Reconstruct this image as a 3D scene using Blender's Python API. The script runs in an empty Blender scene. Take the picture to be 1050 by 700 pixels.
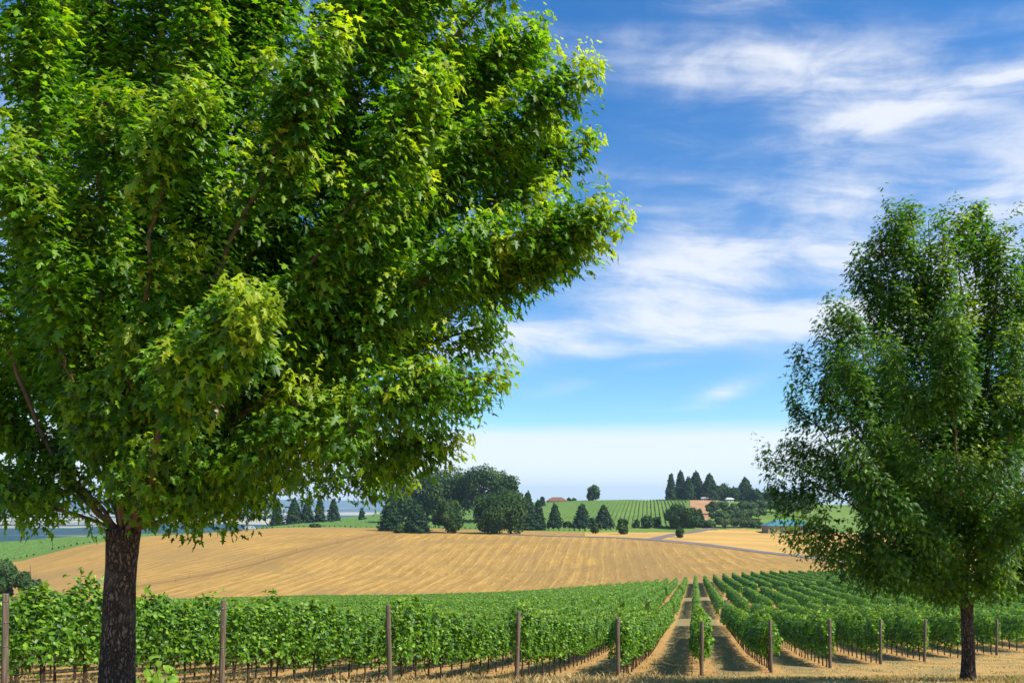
import bpy, math, random
import numpy as np
from math import radians as R, pi
from mathutils import Vector
random.seed(7)
rng = np.random.default_rng(11)
D = bpy.data
S = bpy.context.scene
col = S.collection

# ---------------------------------------------------------------- camera
FPX, CX, HY = 817.0, 525.0, 512.0          # focal length, centre and horizon in units of a 1050 x 700 picture
cam_d = D.cameras.new('camera'); cam = D.objects.new('camera', cam_d); col.objects.link(cam)
cam.location = (0, 0, 0); cam.rotation_euler = (R(90), 0, 0)
cam_d.sensor_width = 36; cam_d.lens = 36*FPX/1050
cam_d.shift_y = (HY-350)/1050
cam_d.clip_start = .1; cam_d.clip_end = 90000
S.camera = cam

# ---------------------------------------------------------------- sky, sun, exposure
SUN_EL, SUN_AZ = 50.0, 118.0                # azimuth clockwise from +Y (the viewing direction)
S.view_settings.view_transform = 'Standard'; S.view_settings.look = 'None'
S.view_settings.gamma = 1; S.view_settings.use_curve_mapping = False
S.view_settings.exposure = 0.55
S.cycles.volume_bounces = 2; S.cycles.max_bounces = 6; S.cycles.diffuse_bounces = 2; S.cycles.transmission_bounces = 2; S.cycles.transparent_max_bounces = 8; S.cycles.sample_clamp_indirect = 6
SKY_STRENGTH = 0.098
sd = D.lights.new('sun', 'SUN'); sd.energy = 5.0; sd.angle = R(.53); sd.color = (1, .95, .85)
sun = D.objects.new('sun', sd); col.objects.link(sun)
sv = Vector((math.sin(R(SUN_AZ))*math.cos(R(SUN_EL)), math.cos(R(SUN_AZ))*math.cos(R(SUN_EL)), math.sin(R(SUN_EL))))
sun.rotation_euler = sv.to_track_quat('Z', 'Y').to_euler(); sun.location = (20, 0, 40)

class NG:
    """tiny node-graph helper"""
    def __init__(s, tree): s.t = tree; s.n = tree.nodes; s.l = tree.links
    def node(s, typ, ins=None, **kw):
        nd = s.n.new(typ)
        for k, v in kw.items(): setattr(nd, k, v)
        for k, v in (ins or {}).items():
            if isinstance(v, bpy.types.NodeSocket): s.l.new(v, nd.inputs[k])
            else: nd.inputs[k].default_value = v
        return nd
    def m(s, op, a, b=0.0, c=0.0, clamp=False):
        nd = s.n.new('ShaderNodeMath'); nd.operation = op; nd.use_clamp = clamp
        for i, v in enumerate((a, b, c)):
            if isinstance(v, bpy.types.NodeSocket): s.l.new(v, nd.inputs[i])
            else: nd.inputs[i].default_value = v
        return nd.outputs[0]
    def sm(s, v, lo, hi, a=0.0, b=1.0):
        nd = s.node('ShaderNodeMapRange', {'Value': v, 'From Min': lo, 'From Max': hi, 'To Min': a, 'To Max': b}, interpolation_type='SMOOTHSTEP')
        return nd.outputs[0]
    def lin(s, v, lo, hi, a=0.0, b=1.0):
        return s.node('ShaderNodeMapRange', {'Value': v, 'From Min': lo, 'From Max': hi, 'To Min': a, 'To Max': b}).outputs[0]
    def mix(s, f, a, b, blend='MIX'):
        nd = s.n.new('ShaderNodeMix'); nd.data_type = 'RGBA'; nd.blend_type = blend
        for k, v in ((0, f), (6, a), (7, b)):
            if isinstance(v, bpy.types.NodeSocket): s.l.new(v, nd.inputs[k])
            else: nd.inputs[k].default_value = v if k == 0 else (*v, 1)
        return nd.outputs[2]
    def noise(s, vec, scale, detail=4, rough=.55, dist=0.0, out=0):
        return s.node('ShaderNodeTexNoise', {'Vector': vec, 'Scale': scale, 'Detail': detail, 'Roughness': rough, 'Distortion': dist}).outputs[out]
    def comb(s, x, y, z=0.0):
        return s.node('ShaderNodeCombineXYZ', {'X': x, 'Y': y, 'Z': z}).outputs[0]

world = D.worlds.new('World'); S.world = world; world.use_nodes = True
wt = world.node_tree; wt.nodes.clear(); g = NG(wt)
sky = g.node('ShaderNodeTexSky', sky_type='NISHITA', sun_disc=False, sun_elevation=R(SUN_EL), sun_rotation=R(SUN_AZ),
             air_density=1.0, dust_density=.35, ozone_density=2.2, altitude=200)
gen = g.node('ShaderNodeTexCoord').outputs['Generated']
sp = g.node('ShaderNodeSeparateXYZ', {0: gen})
dx, dy, dz = sp.outputs
az = g.m('ARCTAN2', dx, dy)                         # azimuth of the direction looked in
el = g.m('ARCSINE', dz)                             # elevation
def azel(px, py):
    a = math.atan2(px-CX, FPX); e = math.atan2((HY-py), math.hypot(FPX, px-CX)); return a, e
skc = g.node('ShaderNodeHueSaturation', {'Hue': .504, 'Saturation': 1.38, 'Value': 1.32, 'Color': sky.outputs[0]}).outputs[0]
# low sky is greener-blue (dry summer air): a tint by elevation
skc = g.mix(g.sm(el, .05, .42, .55, 0.0), skc, g.mix(1.0, skc, (.58, .88, .96), 'MULTIPLY'))
uv = g.comb(az, g.m('MULTIPLY', el, 2.6))
uvw = g.comb(g.m('ADD', az, g.m('MULTIPLY', g.m('SUBTRACT', g.noise(uv, 3.0, 3), .5), .07)),
             g.m('ADD', el, g.m('MULTIPLY', g.m('SUBTRACT', g.noise(g.comb(g.m('ADD', az, 7.3), g.m('MULTIPLY', el, 2.6)), 3.2, 3), .5), .035)))
sw = g.node('ShaderNodeSeparateXYZ', {0: uvw})
waz, wel = sw.outputs[0], sw.outputs[1]
def blob(px, py, wx, wy, ang, amp):
    a, e = azel(px, py); ca, sa = math.cos(R(ang)), math.sin(R(ang))
    x = g.m('SUBTRACT', waz, a); y = g.m('SUBTRACT', wel, e)
    u = g.m('DIVIDE', g.m('ADD', g.m('MULTIPLY', x, ca), g.m('MULTIPLY', y, sa)), wx/FPX)
    v = g.m('DIVIDE', g.m('SUBTRACT', g.m('MULTIPLY', y, ca), g.m('MULTIPLY', x, sa)), wy/FPX)
    r = g.m('ADD', g.m('MULTIPLY', u, u), g.m('MULTIPLY', v, v))
    return g.m('MULTIPLY', g.m('EXPONENT', g.m('MULTIPLY', r, -1.0)), amp)
blobs = [(870, 74, 160, 24, -8, .62), (775, 40, 70, 20, -16, .45), (1040, 78, 140, 13, 5, 1.0), (640, 38, 110, 10, -4, .22), (715, 75, 80, 12, -10, .30),
         (770, 4, 60, 12, 0, .4), (735, 262, 75, 36, 14, .72), (650, 285, 90, 30, 0, .55), (860, 240, 55, 50, 50, .55), (640, 195, 50, 20, -12, .25), (690, 225, 40, 18, -20, .3),
         (1020, 230, 90, 40, 60, .55), (960, 120, 120, 20, -8, .3), (720, 300, 120, 18, 4, .4), (680, 332, 230, 12, 1, 1.0), (640, 352, 200, 9, 2, .7), (530, 352, 90, 24, 3, .6), (900, 330, 120, 25, 0, .6),
         (738, 402, 34, 11, 14, 1.0), (572, 396, 50, 9, 6, .45), (660, 374, 40, 6, 4, .35), (800, 150, 250, 60, -5, .22),
         (690, 420, 60, 3, 0, .25), (100, 150, 300, 80, 20, .5), (-600, 200, 500, 90, 15, .7), (1700, 250, 500, 100, -10, .7)]
tot = None
for b in blobs:
    v = blob(*b); tot = v if tot is None else g.m('ADD', tot, v)
streak = g.noise(g.comb(g.m('ADD', g.m('MULTIPLY', waz, 2.4), g.m('MULTIPLY', wel, 3.0)), g.m('MULTIPLY', g.m('ADD', wel, g.m('MULTIPLY', waz, .12)), 17)), 1.0, 7, .60, .25)
fine = g.noise(g.comb(g.m('ADD', g.m('MULTIPLY', waz, 9), g.m('MULTIPLY', wel, 5)), g.m('MULTIPLY', wel, 26)), 1.0, 6, .62, .5)
puff = g.noise(uvw, 8.0, 6, .6, .2)
nz = g.m('ADD', g.m('ADD', g.m('MULTIPLY', streak, .55), g.m('MULTIPLY', fine, .33)), g.m('MULTIPLY', puff, .2))
cm = g.m('MULTIPLY', tot, g.sm(nz, .36, .70, .28, 1.15))
veil = g.m('MULTIPLY', g.sm(nz, .45, .8), g.sm(el, .12, .3, .04, .30))
cm = g.sm(g.m('ADD', cm, veil), .02, 1.15, 0, .88)
# bank of thin white cloud lying along the horizon
bank = g.m('ADD', el, g.m('MULTIPLY', g.m('SUBTRACT', g.noise(g.comb(g.m('MULTIPLY', az, 3), g.m('MULTIPLY', el, 26)), 1.0, 4), .5), .018))
bk = g.sm(bank, .072, .100, .92, 0)
cm = g.m('MAXIMUM', cm, g.m('MULTIPLY', bk, g.sm(el, -.02, .03, .85, .95)))
ccol = g.mix(g.sm(el, .02, .12), (7.3, 7.6, 7.7), (6.7, 6.9, 7.4))
skyc = g.mix(cm, skc, ccol)
bg = g.node('ShaderNodeBackground', {'Color': skyc, 'Strength': SKY_STRENGTH})
g.l.new(bg.outputs[0], g.node('ShaderNodeOutputWorld').inputs[0])

# ---------------------------------------------------------------- terrain height
COLS = np.array([-700, -300, 0, 100, 200, 300, 400, 500, 600, 712, 800, 900, 1050, 1350, 1900], float)
TAB = {  # distance : height in the picture of the ground there, per column
 5:   [790]*15, 7: [738]*15, 10: [722]*9+[714]*6, 13.6: [719, 719, 719, 717, 715, 713, 711, 708, 703, 700]+[699]*5, 17: [710, 710, 709, 708, 707, 705, 703, 701, 698]+[696.5]*6, 20: [704, 704, 703, 702, 701, 700.5, 699.5, 698, 696.5]+[695.3]*6, 27.3: [694]*8+[693.2]*7,
 32:  [684.5]*15, 37: [677.5]*15, 42: [671.5]*15, 60: [651]*15,
 78:  [645, 643, 641, 641, 640, 640, 640, 640, 639, 639, 639, 639, 638, 636, 634],
 120: [640, 636, 632, 631, 630, 629, 627, 625, 622, 618, 616, 614, 613, 611, 610],
 170: [640, 634, 625, 624, 623, 622, 620, 617, 613, 606, 602, 601, 603, 603, 603],
 221: [640, 630, 618, 617, 617, 617, 617, 615, 607.5, 598, 592, 592, 596, 598, 600],
 260: [636, 622, 606, 603, 601, 601, 602, 601, 596, 587.5, 582, 584, 590, 592, 594],
 300: [630, 612, 595, 590, 586, 586, 588, 588, 584, 576, 573, 577, 584, 586, 588],
 360: [625, 598, 586, 569, 561, 560, 562, 563, 562, 561, 564, 568, 575, 576, 577],
 420: [620, 590, 578, 557, 548.5, 545, 546, 548, 550, 551.5, 555, 559, 565, 566, 567],
 480: [612, 576, 564, 552.5, 547, 541.5, 542, 544.5, 547, 548, 550, 553, 557, 558, 559],
 520: [606, 566, 556.5, 550, 547.5, 540.5, 541, 543, 545.5, 546.5, 547.5, 549, 552, 553, 554],
 600: [600, 565, 559, 553.5, 550, 539, 536, 536, 534, 534, 537, 540, 543, 545, 546],
 700: [598, 572, 570, 564, 556, 537.5, 530, 525.5, 522, 522.5, 525, 529, 532, 535, 538],
 850: [595, 577, 576, 572, 562, 537.5, 526.8, 519, 513.5, 512.6, 516, 519, 522, 525, 530],
 1000:[592, 580, 578, 574, 567, 540, 528, 519.5, 514, 512.5, 515.5, 518, 521, 524, 530],
 1300:[588, 580, 577, 575, 572, 550, 535, 524, 518, 516, 518, 520, 523, 527, 534],
 1700:[582, 578, 576, 575, 574, 562, 548, 535, 528, 524, 526, 528, 530, 534, 540],
 2300:[566, 565.5, 565.3]+[565.3]*3+[560, 552, 545, 540, 540, 540, 542, 546, 550],
 3000:[552.8]*15, 5000: [536.5]*15, 9000: [525.6]*15, 15000: [520.2]*15, 30000: [516.1]*15, 60000: [514]*15}
YS = np.array(sorted(TAB)); TV = np.array([TAB[y] for y in sorted(TAB)], float)
def _cr(xk, yk, x):
    """cubic Hermite through (xk, yk) with limited slopes; yk may have several columns"""
    h = np.diff(xk); d = np.diff(yk, axis=0)/h[:, None]
    m = np.zeros_like(yk); m[0] = d[0]; m[-1] = d[-1]
    w1 = (2*h[1:]+h[:-1])[:, None]; w2 = (h[1:]+2*h[:-1])[:, None]
    with np.errstate(divide='ignore', invalid='ignore'):
        hm = (w1+w2)/(w1/d[:-1]+w2/d[1:])
    m[1:-1] = np.where(d[:-1]*d[1:] > 0, hm, 0)
    i = np.clip(np.searchsorted(xk, x)-1, 0, len(xk)-2); t = ((x-xk[i])/h[i])[:, None]; hh = h[i][:, None]
    return (2*t**3-3*t**2+1)*yk[i]+(t**3-2*t**2+t)*hh*m[i]+(-2*t**3+3*t**2)*yk[i+1]+(t**3-t**2)*hh*m[i+1]
LY = np.linspace(math.log(5), math.log(60000), 1800)
ZT = -(TV-HY)*YS[:, None]/FPX                                  # heights
ET = TV
E1 = _cr(np.log(YS), ET, LY)
PXG = np.linspace(COLS[0], COLS[-1], 521)
E2 = _cr(COLS, E1.T, PXG).T                                    # [distance, column] -> picture height
ker = np.hanning(13); ker /= ker.sum()
pad = np.pad(E2, ((6, 6), (0, 0)), mode='edge'); E2s = sum(ker[k]*pad[k:k+len(LY)] for k in range(13))
pad = np.pad(E2s, ((0, 0), (6, 6)), mode='edge'); E2s = sum(ker[k]*pad[:, k:k+len(PXG)] for k in range(13))
wgt = np.clip((LY-math.log(60))/.5, 0, 1)[:, None]
E2 = E2*(1-wgt)+E2s*wgt
def bump(x, y):
    return (np.sin(x*.37+1.3)*np.sin(y*.31+.4)+.6*np.sin(x*.83+y*.57)+.4*np.sin(x*1.7-y*1.3))*.03
def hz(x, y):
    x = np.asarray(x, float); y = np.asarray(y, float)
    yy = np.maximum(y, 5.0)
    px = np.clip(CX+FPX*x/np.maximum(yy, 20), COLS[0], COLS[-1]-1e-6)
    fy = np.clip((np.log(yy)-LY[0])/(LY[1]-LY[0]), 0, len(LY)-1.001); fx = (px-PXG[0])/(PXG[1]-PXG[0])
    i = fy.astype(int); j = np.minimum(fx.astype(int), len(PXG)-2); u = fy-i; v = fx-j
    e = (E2[i, j]*(1-u)*(1-v)+E2[i+1, j]*u*(1-v)+E2[i, j+1]*(1-u)*v+E2[i+1, j+1]*u*v)
    z = -(e-HY)*yy/FPX
    z = z+np.clip(5-y, 0, 200)*.012
    return z+bump(x, y)*np.clip(y/30, 0, 1)*np.clip((900-y)/500, 0, 1)
def h1(x, y): return float(hz(x, y))
def solveY(px, py, lo, hi):
    """distance at which the ground of that column shows at that picture height"""
    ys = np.linspace(lo, hi, 800); xs = (px-CX)/FPX*ys; e = HY-hz(xs, ys)/ys*FPX
    return float(ys[np.argmin(np.abs(e-py))])

# ---------------------------------------------------------------- object helpers
def tag(o, label=None, cat=None, group=None, kind=None):
    if label: o['label'] = label
    if cat: o['category'] = cat
    if group: o['group'] = group
    if kind: o['kind'] = kind
    return o
def link(name, me, mat=None, parent=None, loc=None):
    o = D.objects.new(name, me); col.objects.link(o)
    if mat is not None and me is not None:
        for mm in (mat if isinstance(mat, (list, tuple)) else [mat]): me.materials.append(mm)
    if parent: o.parent = parent
    if loc is not None: o.location = loc
    return o
def empty(name, loc, rz=0, label=None, cat=None, group=None):
    o = D.objects.new(name, None); col.objects.link(o); o.location = loc; o.rotation_euler = (0, 0, rz)
    o.empty_display_size = .2
    return tag(o, label, cat, group)
def copy_tree(o, parent=None):
    c = o.copy(); col.objects.link(c)
    if parent: c.parent = parent
    for ch in KIDS.get(o.name, []): copy_tree(ch, c)
    return c
KIDS = {}
def kid(parent, o): KIDS.setdefault(parent.name, []).append(o); return o
def mesh_np(name, V, F, attrs=None, smooth=False, mi=None):
    """mesh from arrays; F is (n,k) or a list of such arrays"""
    me = D.meshes.new(name)
    Fs = F if isinstance(F, list) else [F]
    V = np.asarray(V, np.float32)
    me.vertices.add(len(V)); me.vertices.foreach_set('co', V.ravel())
    idx = np.concatenate([f.ravel() for f in Fs]).astype(np.int32)
    tot_ = np.concatenate([np.full(len(f), f.shape[1]) for f in Fs]).astype(np.int32)
    st = np.concatenate([[0], np.cumsum(tot_)[:-1]]).astype(np.int32)
    me.loops.add(len(idx)); me.loops.foreach_set('vertex_index', idx)
    me.polygons.add(len(tot_)); me.polygons.foreach_set('loop_start', st); me.polygons.foreach_set('loop_total', tot_)
    if mi is not None: me.polygons.foreach_set('material_index', np.asarray(mi, np.int32))
    if smooth: me.polygons.foreach_set('use_smooth', np.ones(len(tot_), bool))
    for k, a in (attrs or {}).items():
        at = me.attributes.new(k, 'FLOAT', 'POINT'); at.data.foreach_set('value', np.asarray(a, np.float32))
    me.update(calc_edges=True); me.validate()
    return me
class MB:
    """collects boxes, tubes and free faces into one mesh"""
    def __init__(s): s.v = []; s.f = []; s.smooth = []
    def add(s, vs, fs, sm=False):
        b = len(s.v); s.v += [tuple(v) for v in vs]; s.f += [tuple(i+b for i in f) for f in fs]; s.smooth += [sm]*len(fs); return s
    def box(s, c, d, rz=0):
        cx, cy, cz = c; a, b, h = d[0]/2, d[1]/2, d[2]/2; ca, sa = math.cos(rz), math.sin(rz)
        vs = [(cx+x*a*ca-y*b*sa, cy+x*a*sa+y*b*ca, cz+z*h) for z in (-1, 1) for x, y in ((-1, -1), (1, -1), (1, 1), (-1, 1))]
        return s.add(vs, [(3, 2, 1, 0), (4, 5, 6, 7), (0, 1, 5, 4), (1, 2, 6, 5), (2, 3, 7, 6), (3, 0, 4, 7)])
    def tube(s, pts, rad, n=8, cap=True, jit=0, seed=0):
        pts = [Vector(p) for p in pts]; rr = rad if isinstance(rad, (list, tuple, np.ndarray)) else [rad]*len(pts)
        rn = random.Random(seed); vs = []; fs = []
        up = Vector((0, 0, 1)); d0 = (pts[1]-pts[0]).normalized(); ref = Vector((1, 0, 0)) if abs(d0.x) < .9 else Vector((0, 1, 0))
        for i, p in enumerate(pts):
            d = (pts[min(i+1, len(pts)-1)]-pts[max(i-1, 0)]).normalized()
            x = (ref-d*ref.dot(d)).normalized(); y = d.cross(x); ref = x
            for k in range(n):
                a = 2*pi*k/n; r = rr[i]*(1+rn.uniform(-jit, jit)); vs.append(p+x*(math.cos(a)*r)+y*(math.sin(a)*r))
        for i in range(len(pts)-1):
            for k in range(n): fs.append((i*n+k, i*n+(k+1) % n, (i+1)*n+(k+1) % n, (i+1)*n+k))
        if cap: fs += [tuple(range(n-1, -1, -1)), tuple((len(pts)-1)*n+k for k in range(n))]
        return s.add(vs, fs, True)
    def mesh(s, name):
        me = D.meshes.new(name); me.from_pydata(s.v, [], s.f); me.polygons.foreach_set('use_smooth', s.smooth); me.update(); return me
    def build(s, name, mat, parent=None, loc=None): 
        o = link(name, s.mesh(name), mat, parent, loc)
        if parent: kid(parent, o)
        return o

# ---------------------------------------------------------------- materials
def newmat(name):
    m = D.materials.new(name); m.use_nodes = True; m.node_tree.nodes.clear(); return m, NG(m.node_tree)
def out(g, sh): g.l.new(sh, g.node('ShaderNodeOutputMaterial').inputs[0])
def leaf_mat(name, dark, mid, light, young=None, trans=.42, rough=.45, spec=.12, tscale=1.0, autumn=None):
    """leaf: colour varies per leaf by the stored attribute 'tint'; new growth by 'young'"""
    m, g = newmat(name)
    t = g.node('ShaderNodeAttribute', attribute_name='tint').outputs['Fac']
    c = g.mix(g.sm(t, 0, .55), dark, mid); c = g.mix(g.sm(t, .5, 1), c, light)
    if young: c = g.mix(g.node('ShaderNodeAttribute', attribute_name='young').outputs['Fac'], c, young)
    if autumn: c = g.mix(g.node('ShaderNodeAttribute', attribute_name='withered').outputs['Fac'], c, autumn)
    tc = g.mix(1.0, c, (1.75*tscale, 1.85*tscale, .55*tscale), 'MULTIPLY')
    p = g.node('ShaderNodeBsdfPrincipled', {'Base Color': c, 'Roughness': rough, 'Specular IOR Level': spec})
    tr = g.node('ShaderNodeBsdfTranslucent', {'Color': tc})
    mx = g.node('ShaderNodeMixShader', {0: trans, 1: p.outputs[0], 2: tr.outputs[0]})
    out(g, mx.outputs[0]); return m
def plain(name, c, rough=.8, var=.25, scale=6.0, bumps=0.0, c2=None, metal=0.0, vec='Object', spec=.3):
    m, g = newmat(name)
    co = g.node('ShaderNodeTexCoord').outputs[vec]
    n = g.noise(co, scale, 5)
    c2 = c2 or tuple(x*(1-var) for x in c)
    cc = g.mix(g.sm(n, .3, .7), c, c2)
    p = g.node('ShaderNodeBsdfPrincipled', {'Base Color': cc, 'Roughness': rough, 'Metallic': metal, 'Specular IOR Level': spec})
    if bumps:
        b = g.node('ShaderNodeBump', {'Strength': .6, 'Distance': bumps, 'Height': g.noise(co, scale*3, 5)}); g.l.new(b.outputs[0], p.inputs['Normal'])
    out(g, p.outputs[0]); return m
def bark_mat(name, c1, c2, c3, vs=30.0):
    m, g = newmat(name)
    co = g.node('ShaderNodeTexCoord').outputs['Object']
    mp = g.node('ShaderNodeMapping', {'Vector': co, 'Scale': (1, 1, .20)}).outputs[0]
    dn = g.node('ShaderNodeVectorMath', {0: mp, 1: g.node('ShaderNodeVectorMath', {0: g.noise(co, 9, 3, out=1), 'Scale': .10}, operation='SCALE').outputs[0]}, operation='ADD').outputs[0]
    v = g.node('ShaderNodeTexVoronoi', {'Vector': dn, 'Scale': vs}, feature='DISTANCE_TO_EDGE').outputs[0]
    n = g.noise(co, 30, 6)
    ridge = g.m('MULTIPLY', g.sm(v, .0, .30), g.sm(g.noise(mp, 40, 5), .25, .55, .45, 1))
    c = g.mix(ridge, c1, g.mix(g.sm(n, .35, .7), c2, c3))
    c = g.mix(g.sm(g.noise(co, 2.5, 3), .52, .7, 0, .5), c, (.16, .15, .11))
    hgt = g.m('ADD', g.m('MULTIPLY', ridge, 1.0), g.m('MULTIPLY', n, .5))
    b = g.node('ShaderNodeBump', {'Strength': 1.0, 'Distance': .02, 'Height': hgt})
    p = g.node('ShaderNodeBsdfPrincipled', {'Base Color': c, 'Roughness': .9, 'Specular IOR Level': .2, 'Normal': b.outputs[0]})
    out(g, p.outputs[0]); return m

M = {}
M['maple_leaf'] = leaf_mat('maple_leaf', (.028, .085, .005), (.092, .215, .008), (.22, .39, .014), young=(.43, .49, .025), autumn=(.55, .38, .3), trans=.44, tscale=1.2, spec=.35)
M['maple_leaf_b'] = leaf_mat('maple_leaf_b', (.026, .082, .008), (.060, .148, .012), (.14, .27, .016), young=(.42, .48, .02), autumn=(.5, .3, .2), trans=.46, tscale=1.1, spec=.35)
M['vine_leaf'] = leaf_mat('vine_leaf', (.030, .085, .007), (.10, .225, .012), (.26, .42, .03), young=(.26, .36, .03), trans=.36, rough=.42, spec=.36)
M['far_leaf'] = leaf_mat('far_leaf', (.016, .042, .012), (.034, .078, .018), (.075, .125, .026), trans=.2, rough=.7)
M['conifer_leaf'] = leaf_mat('conifer_leaf', (.010, .032, .014), (.020, .052, .020), (.042, .080, .026), trans=.12, rough=.7)
M['orchard_leaf'] = leaf_mat('orchard_leaf', (.045, .080, .030), (.065, .11, .035), (.09, .14, .04), trans=.2, rough=.7)
M['bush_leaf'] = leaf_mat('bush_leaf', (.035, .075, .02), (.055, .11, .03), (.09, .15, .045), trans=.25, rough=.6)
M['bark'] = bark_mat('bark', (.028, .020, .014), (.125, .088, .062), (.24, .185, .14))
M['bark_smooth'] = plain('bark_smooth', (.16, .115, .075), .85, .5, 9, .01, (.07, .05, .035))
M['vine_bark'] = plain('vine_bark', (.075, .045, .028), .9, .5, 20, .01, (.035, .022, .015))
def wood_mat():
    m, g = newmat('weathered_wood')
    co = g.node('ShaderNodeTexCoord').outputs['Object']
    mp = g.node('ShaderNodeMapping', {'Vector': co, 'Scale': (14, 14, .8)}).outputs[0]
    n = g.noise(mp, 2.2, 5); c = g.mix(g.sm(n, .3, .7), (.075, .054, .036), (.19, .145, .10))
    c = g.mix(g.sm(g.noise(co, 1.7, 3), .55, .75, 0, .6), c, (.22, .19, .15))
    b = g.node('ShaderNodeBump', {'Strength': .7, 'Distance': .01, 'Height': n})
    p = g.node('ShaderNodeBsdfPrincipled', {'Base Color': c, 'Roughness': .85, 'Specular IOR Level': .2, 'Normal': b.outputs[0]}); out(g, p.outputs[0]); return m
M['post'] = wood_mat()
M['wire'] = plain('wire', (.35, .35, .34), .4, .2, 5, metal=.9)
M['hose'] = plain('hose', (.012, .012, .013), .5, .1, 5)

# rows run along RD, successive rows start along a slanting headland line
RDX, RDY = .2232, .9748                    # row direction
P0 = np.array([-3.05, 19.9]); STEP = np.array([3.18, 2.46])
OFF0 = P0[0]*RDY-P0[1]*RDX; DOFF = STEP[0]*RDY-STEP[1]*RDX     # offset of row 0, spacing of the rows across

def ground_mat():
    m, g = newmat('dry_ground')
    co = g.node('ShaderNodeTexCoord').outputs['Object']; s = g.node('ShaderNodeSeparateXYZ', {0: co}); x, y = s.outputs[0], s.outputs[1]
    off = g.m('SUBTRACT', g.m('MULTIPLY', x, RDY), g.m('MULTIPLY', y, RDX))
    ph = g.m('DIVIDE', g.m('SUBTRACT', off, OFF0), DOFF)
    fr = g.m('ABSOLUTE', g.m('SUBTRACT', g.m('FRACT', g.m('ADD', g.m('ADD', ph, .5), g.m('MULTIPLY', g.m('SUBTRACT', g.noise(co, .7, 3), .5), .12))), .5))   # 0 under a row, .5 between
    along = g.m('ADD', g.m('MULTIPLY', x, RDX), g.m('MULTIPLY', y, RDY))
    # the headland line: start of the rows
    sl = STEP[1]/STEP[0]
    inrow = g.m('SUBTRACT', y, g.m('ADD', g.m('MULTIPLY', g.m('SUBTRACT', x, P0[0]), sl), P0[1]))
    inm = g.sm(inrow, -1.2, .6)
    n1 = g.noise(co, .55, 5); n2 = g.noise(co, 5.0, 5, .7); n3 = g.noise(co, 30, 4, .7)
    straw = g.mix(g.sm(n2, .3, .7), (.54, .335, .10), (.37, .22, .065))
    straw = g.mix(g.sm(n1, .48, .66, 0, .75), straw, (.20, .175, .065))       # patches still greenish
    straw = g.mix(g.sm(n3, .45, .75, 0, .5), straw, (.62, .46, .25))
    mid = g.mix(g.sm(n2, .3, .75), (.23, .185, .075), (.33, .235, .10))
    soil = g.mix(g.sm(n2, .35, .7), (.50, .29, .10), (.35, .19, .065))
    soil = g.mix(g.sm(n3, .5, .7, 0, .6), soil, (.58, .41, .20))
    c = g.mix(g.sm(fr, .16, .28), soil, mid)
    c = g.mix(inm, straw, c)
    b = g.node('ShaderNodeBump', {'Strength': .9, 'Distance': .08, 'Height': g.m('ADD', g.m('MULTIPLY', n2, .6), g.m('MULTIPLY', n3, .4))})
    p = g.node('ShaderNodeBsdfPrincipled', {'Base Color': c, 'Roughness': .95, 'Specular IOR Level': .1, 'Normal': b.outputs[0]}); out(g, p.outputs[0]); return m
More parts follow.
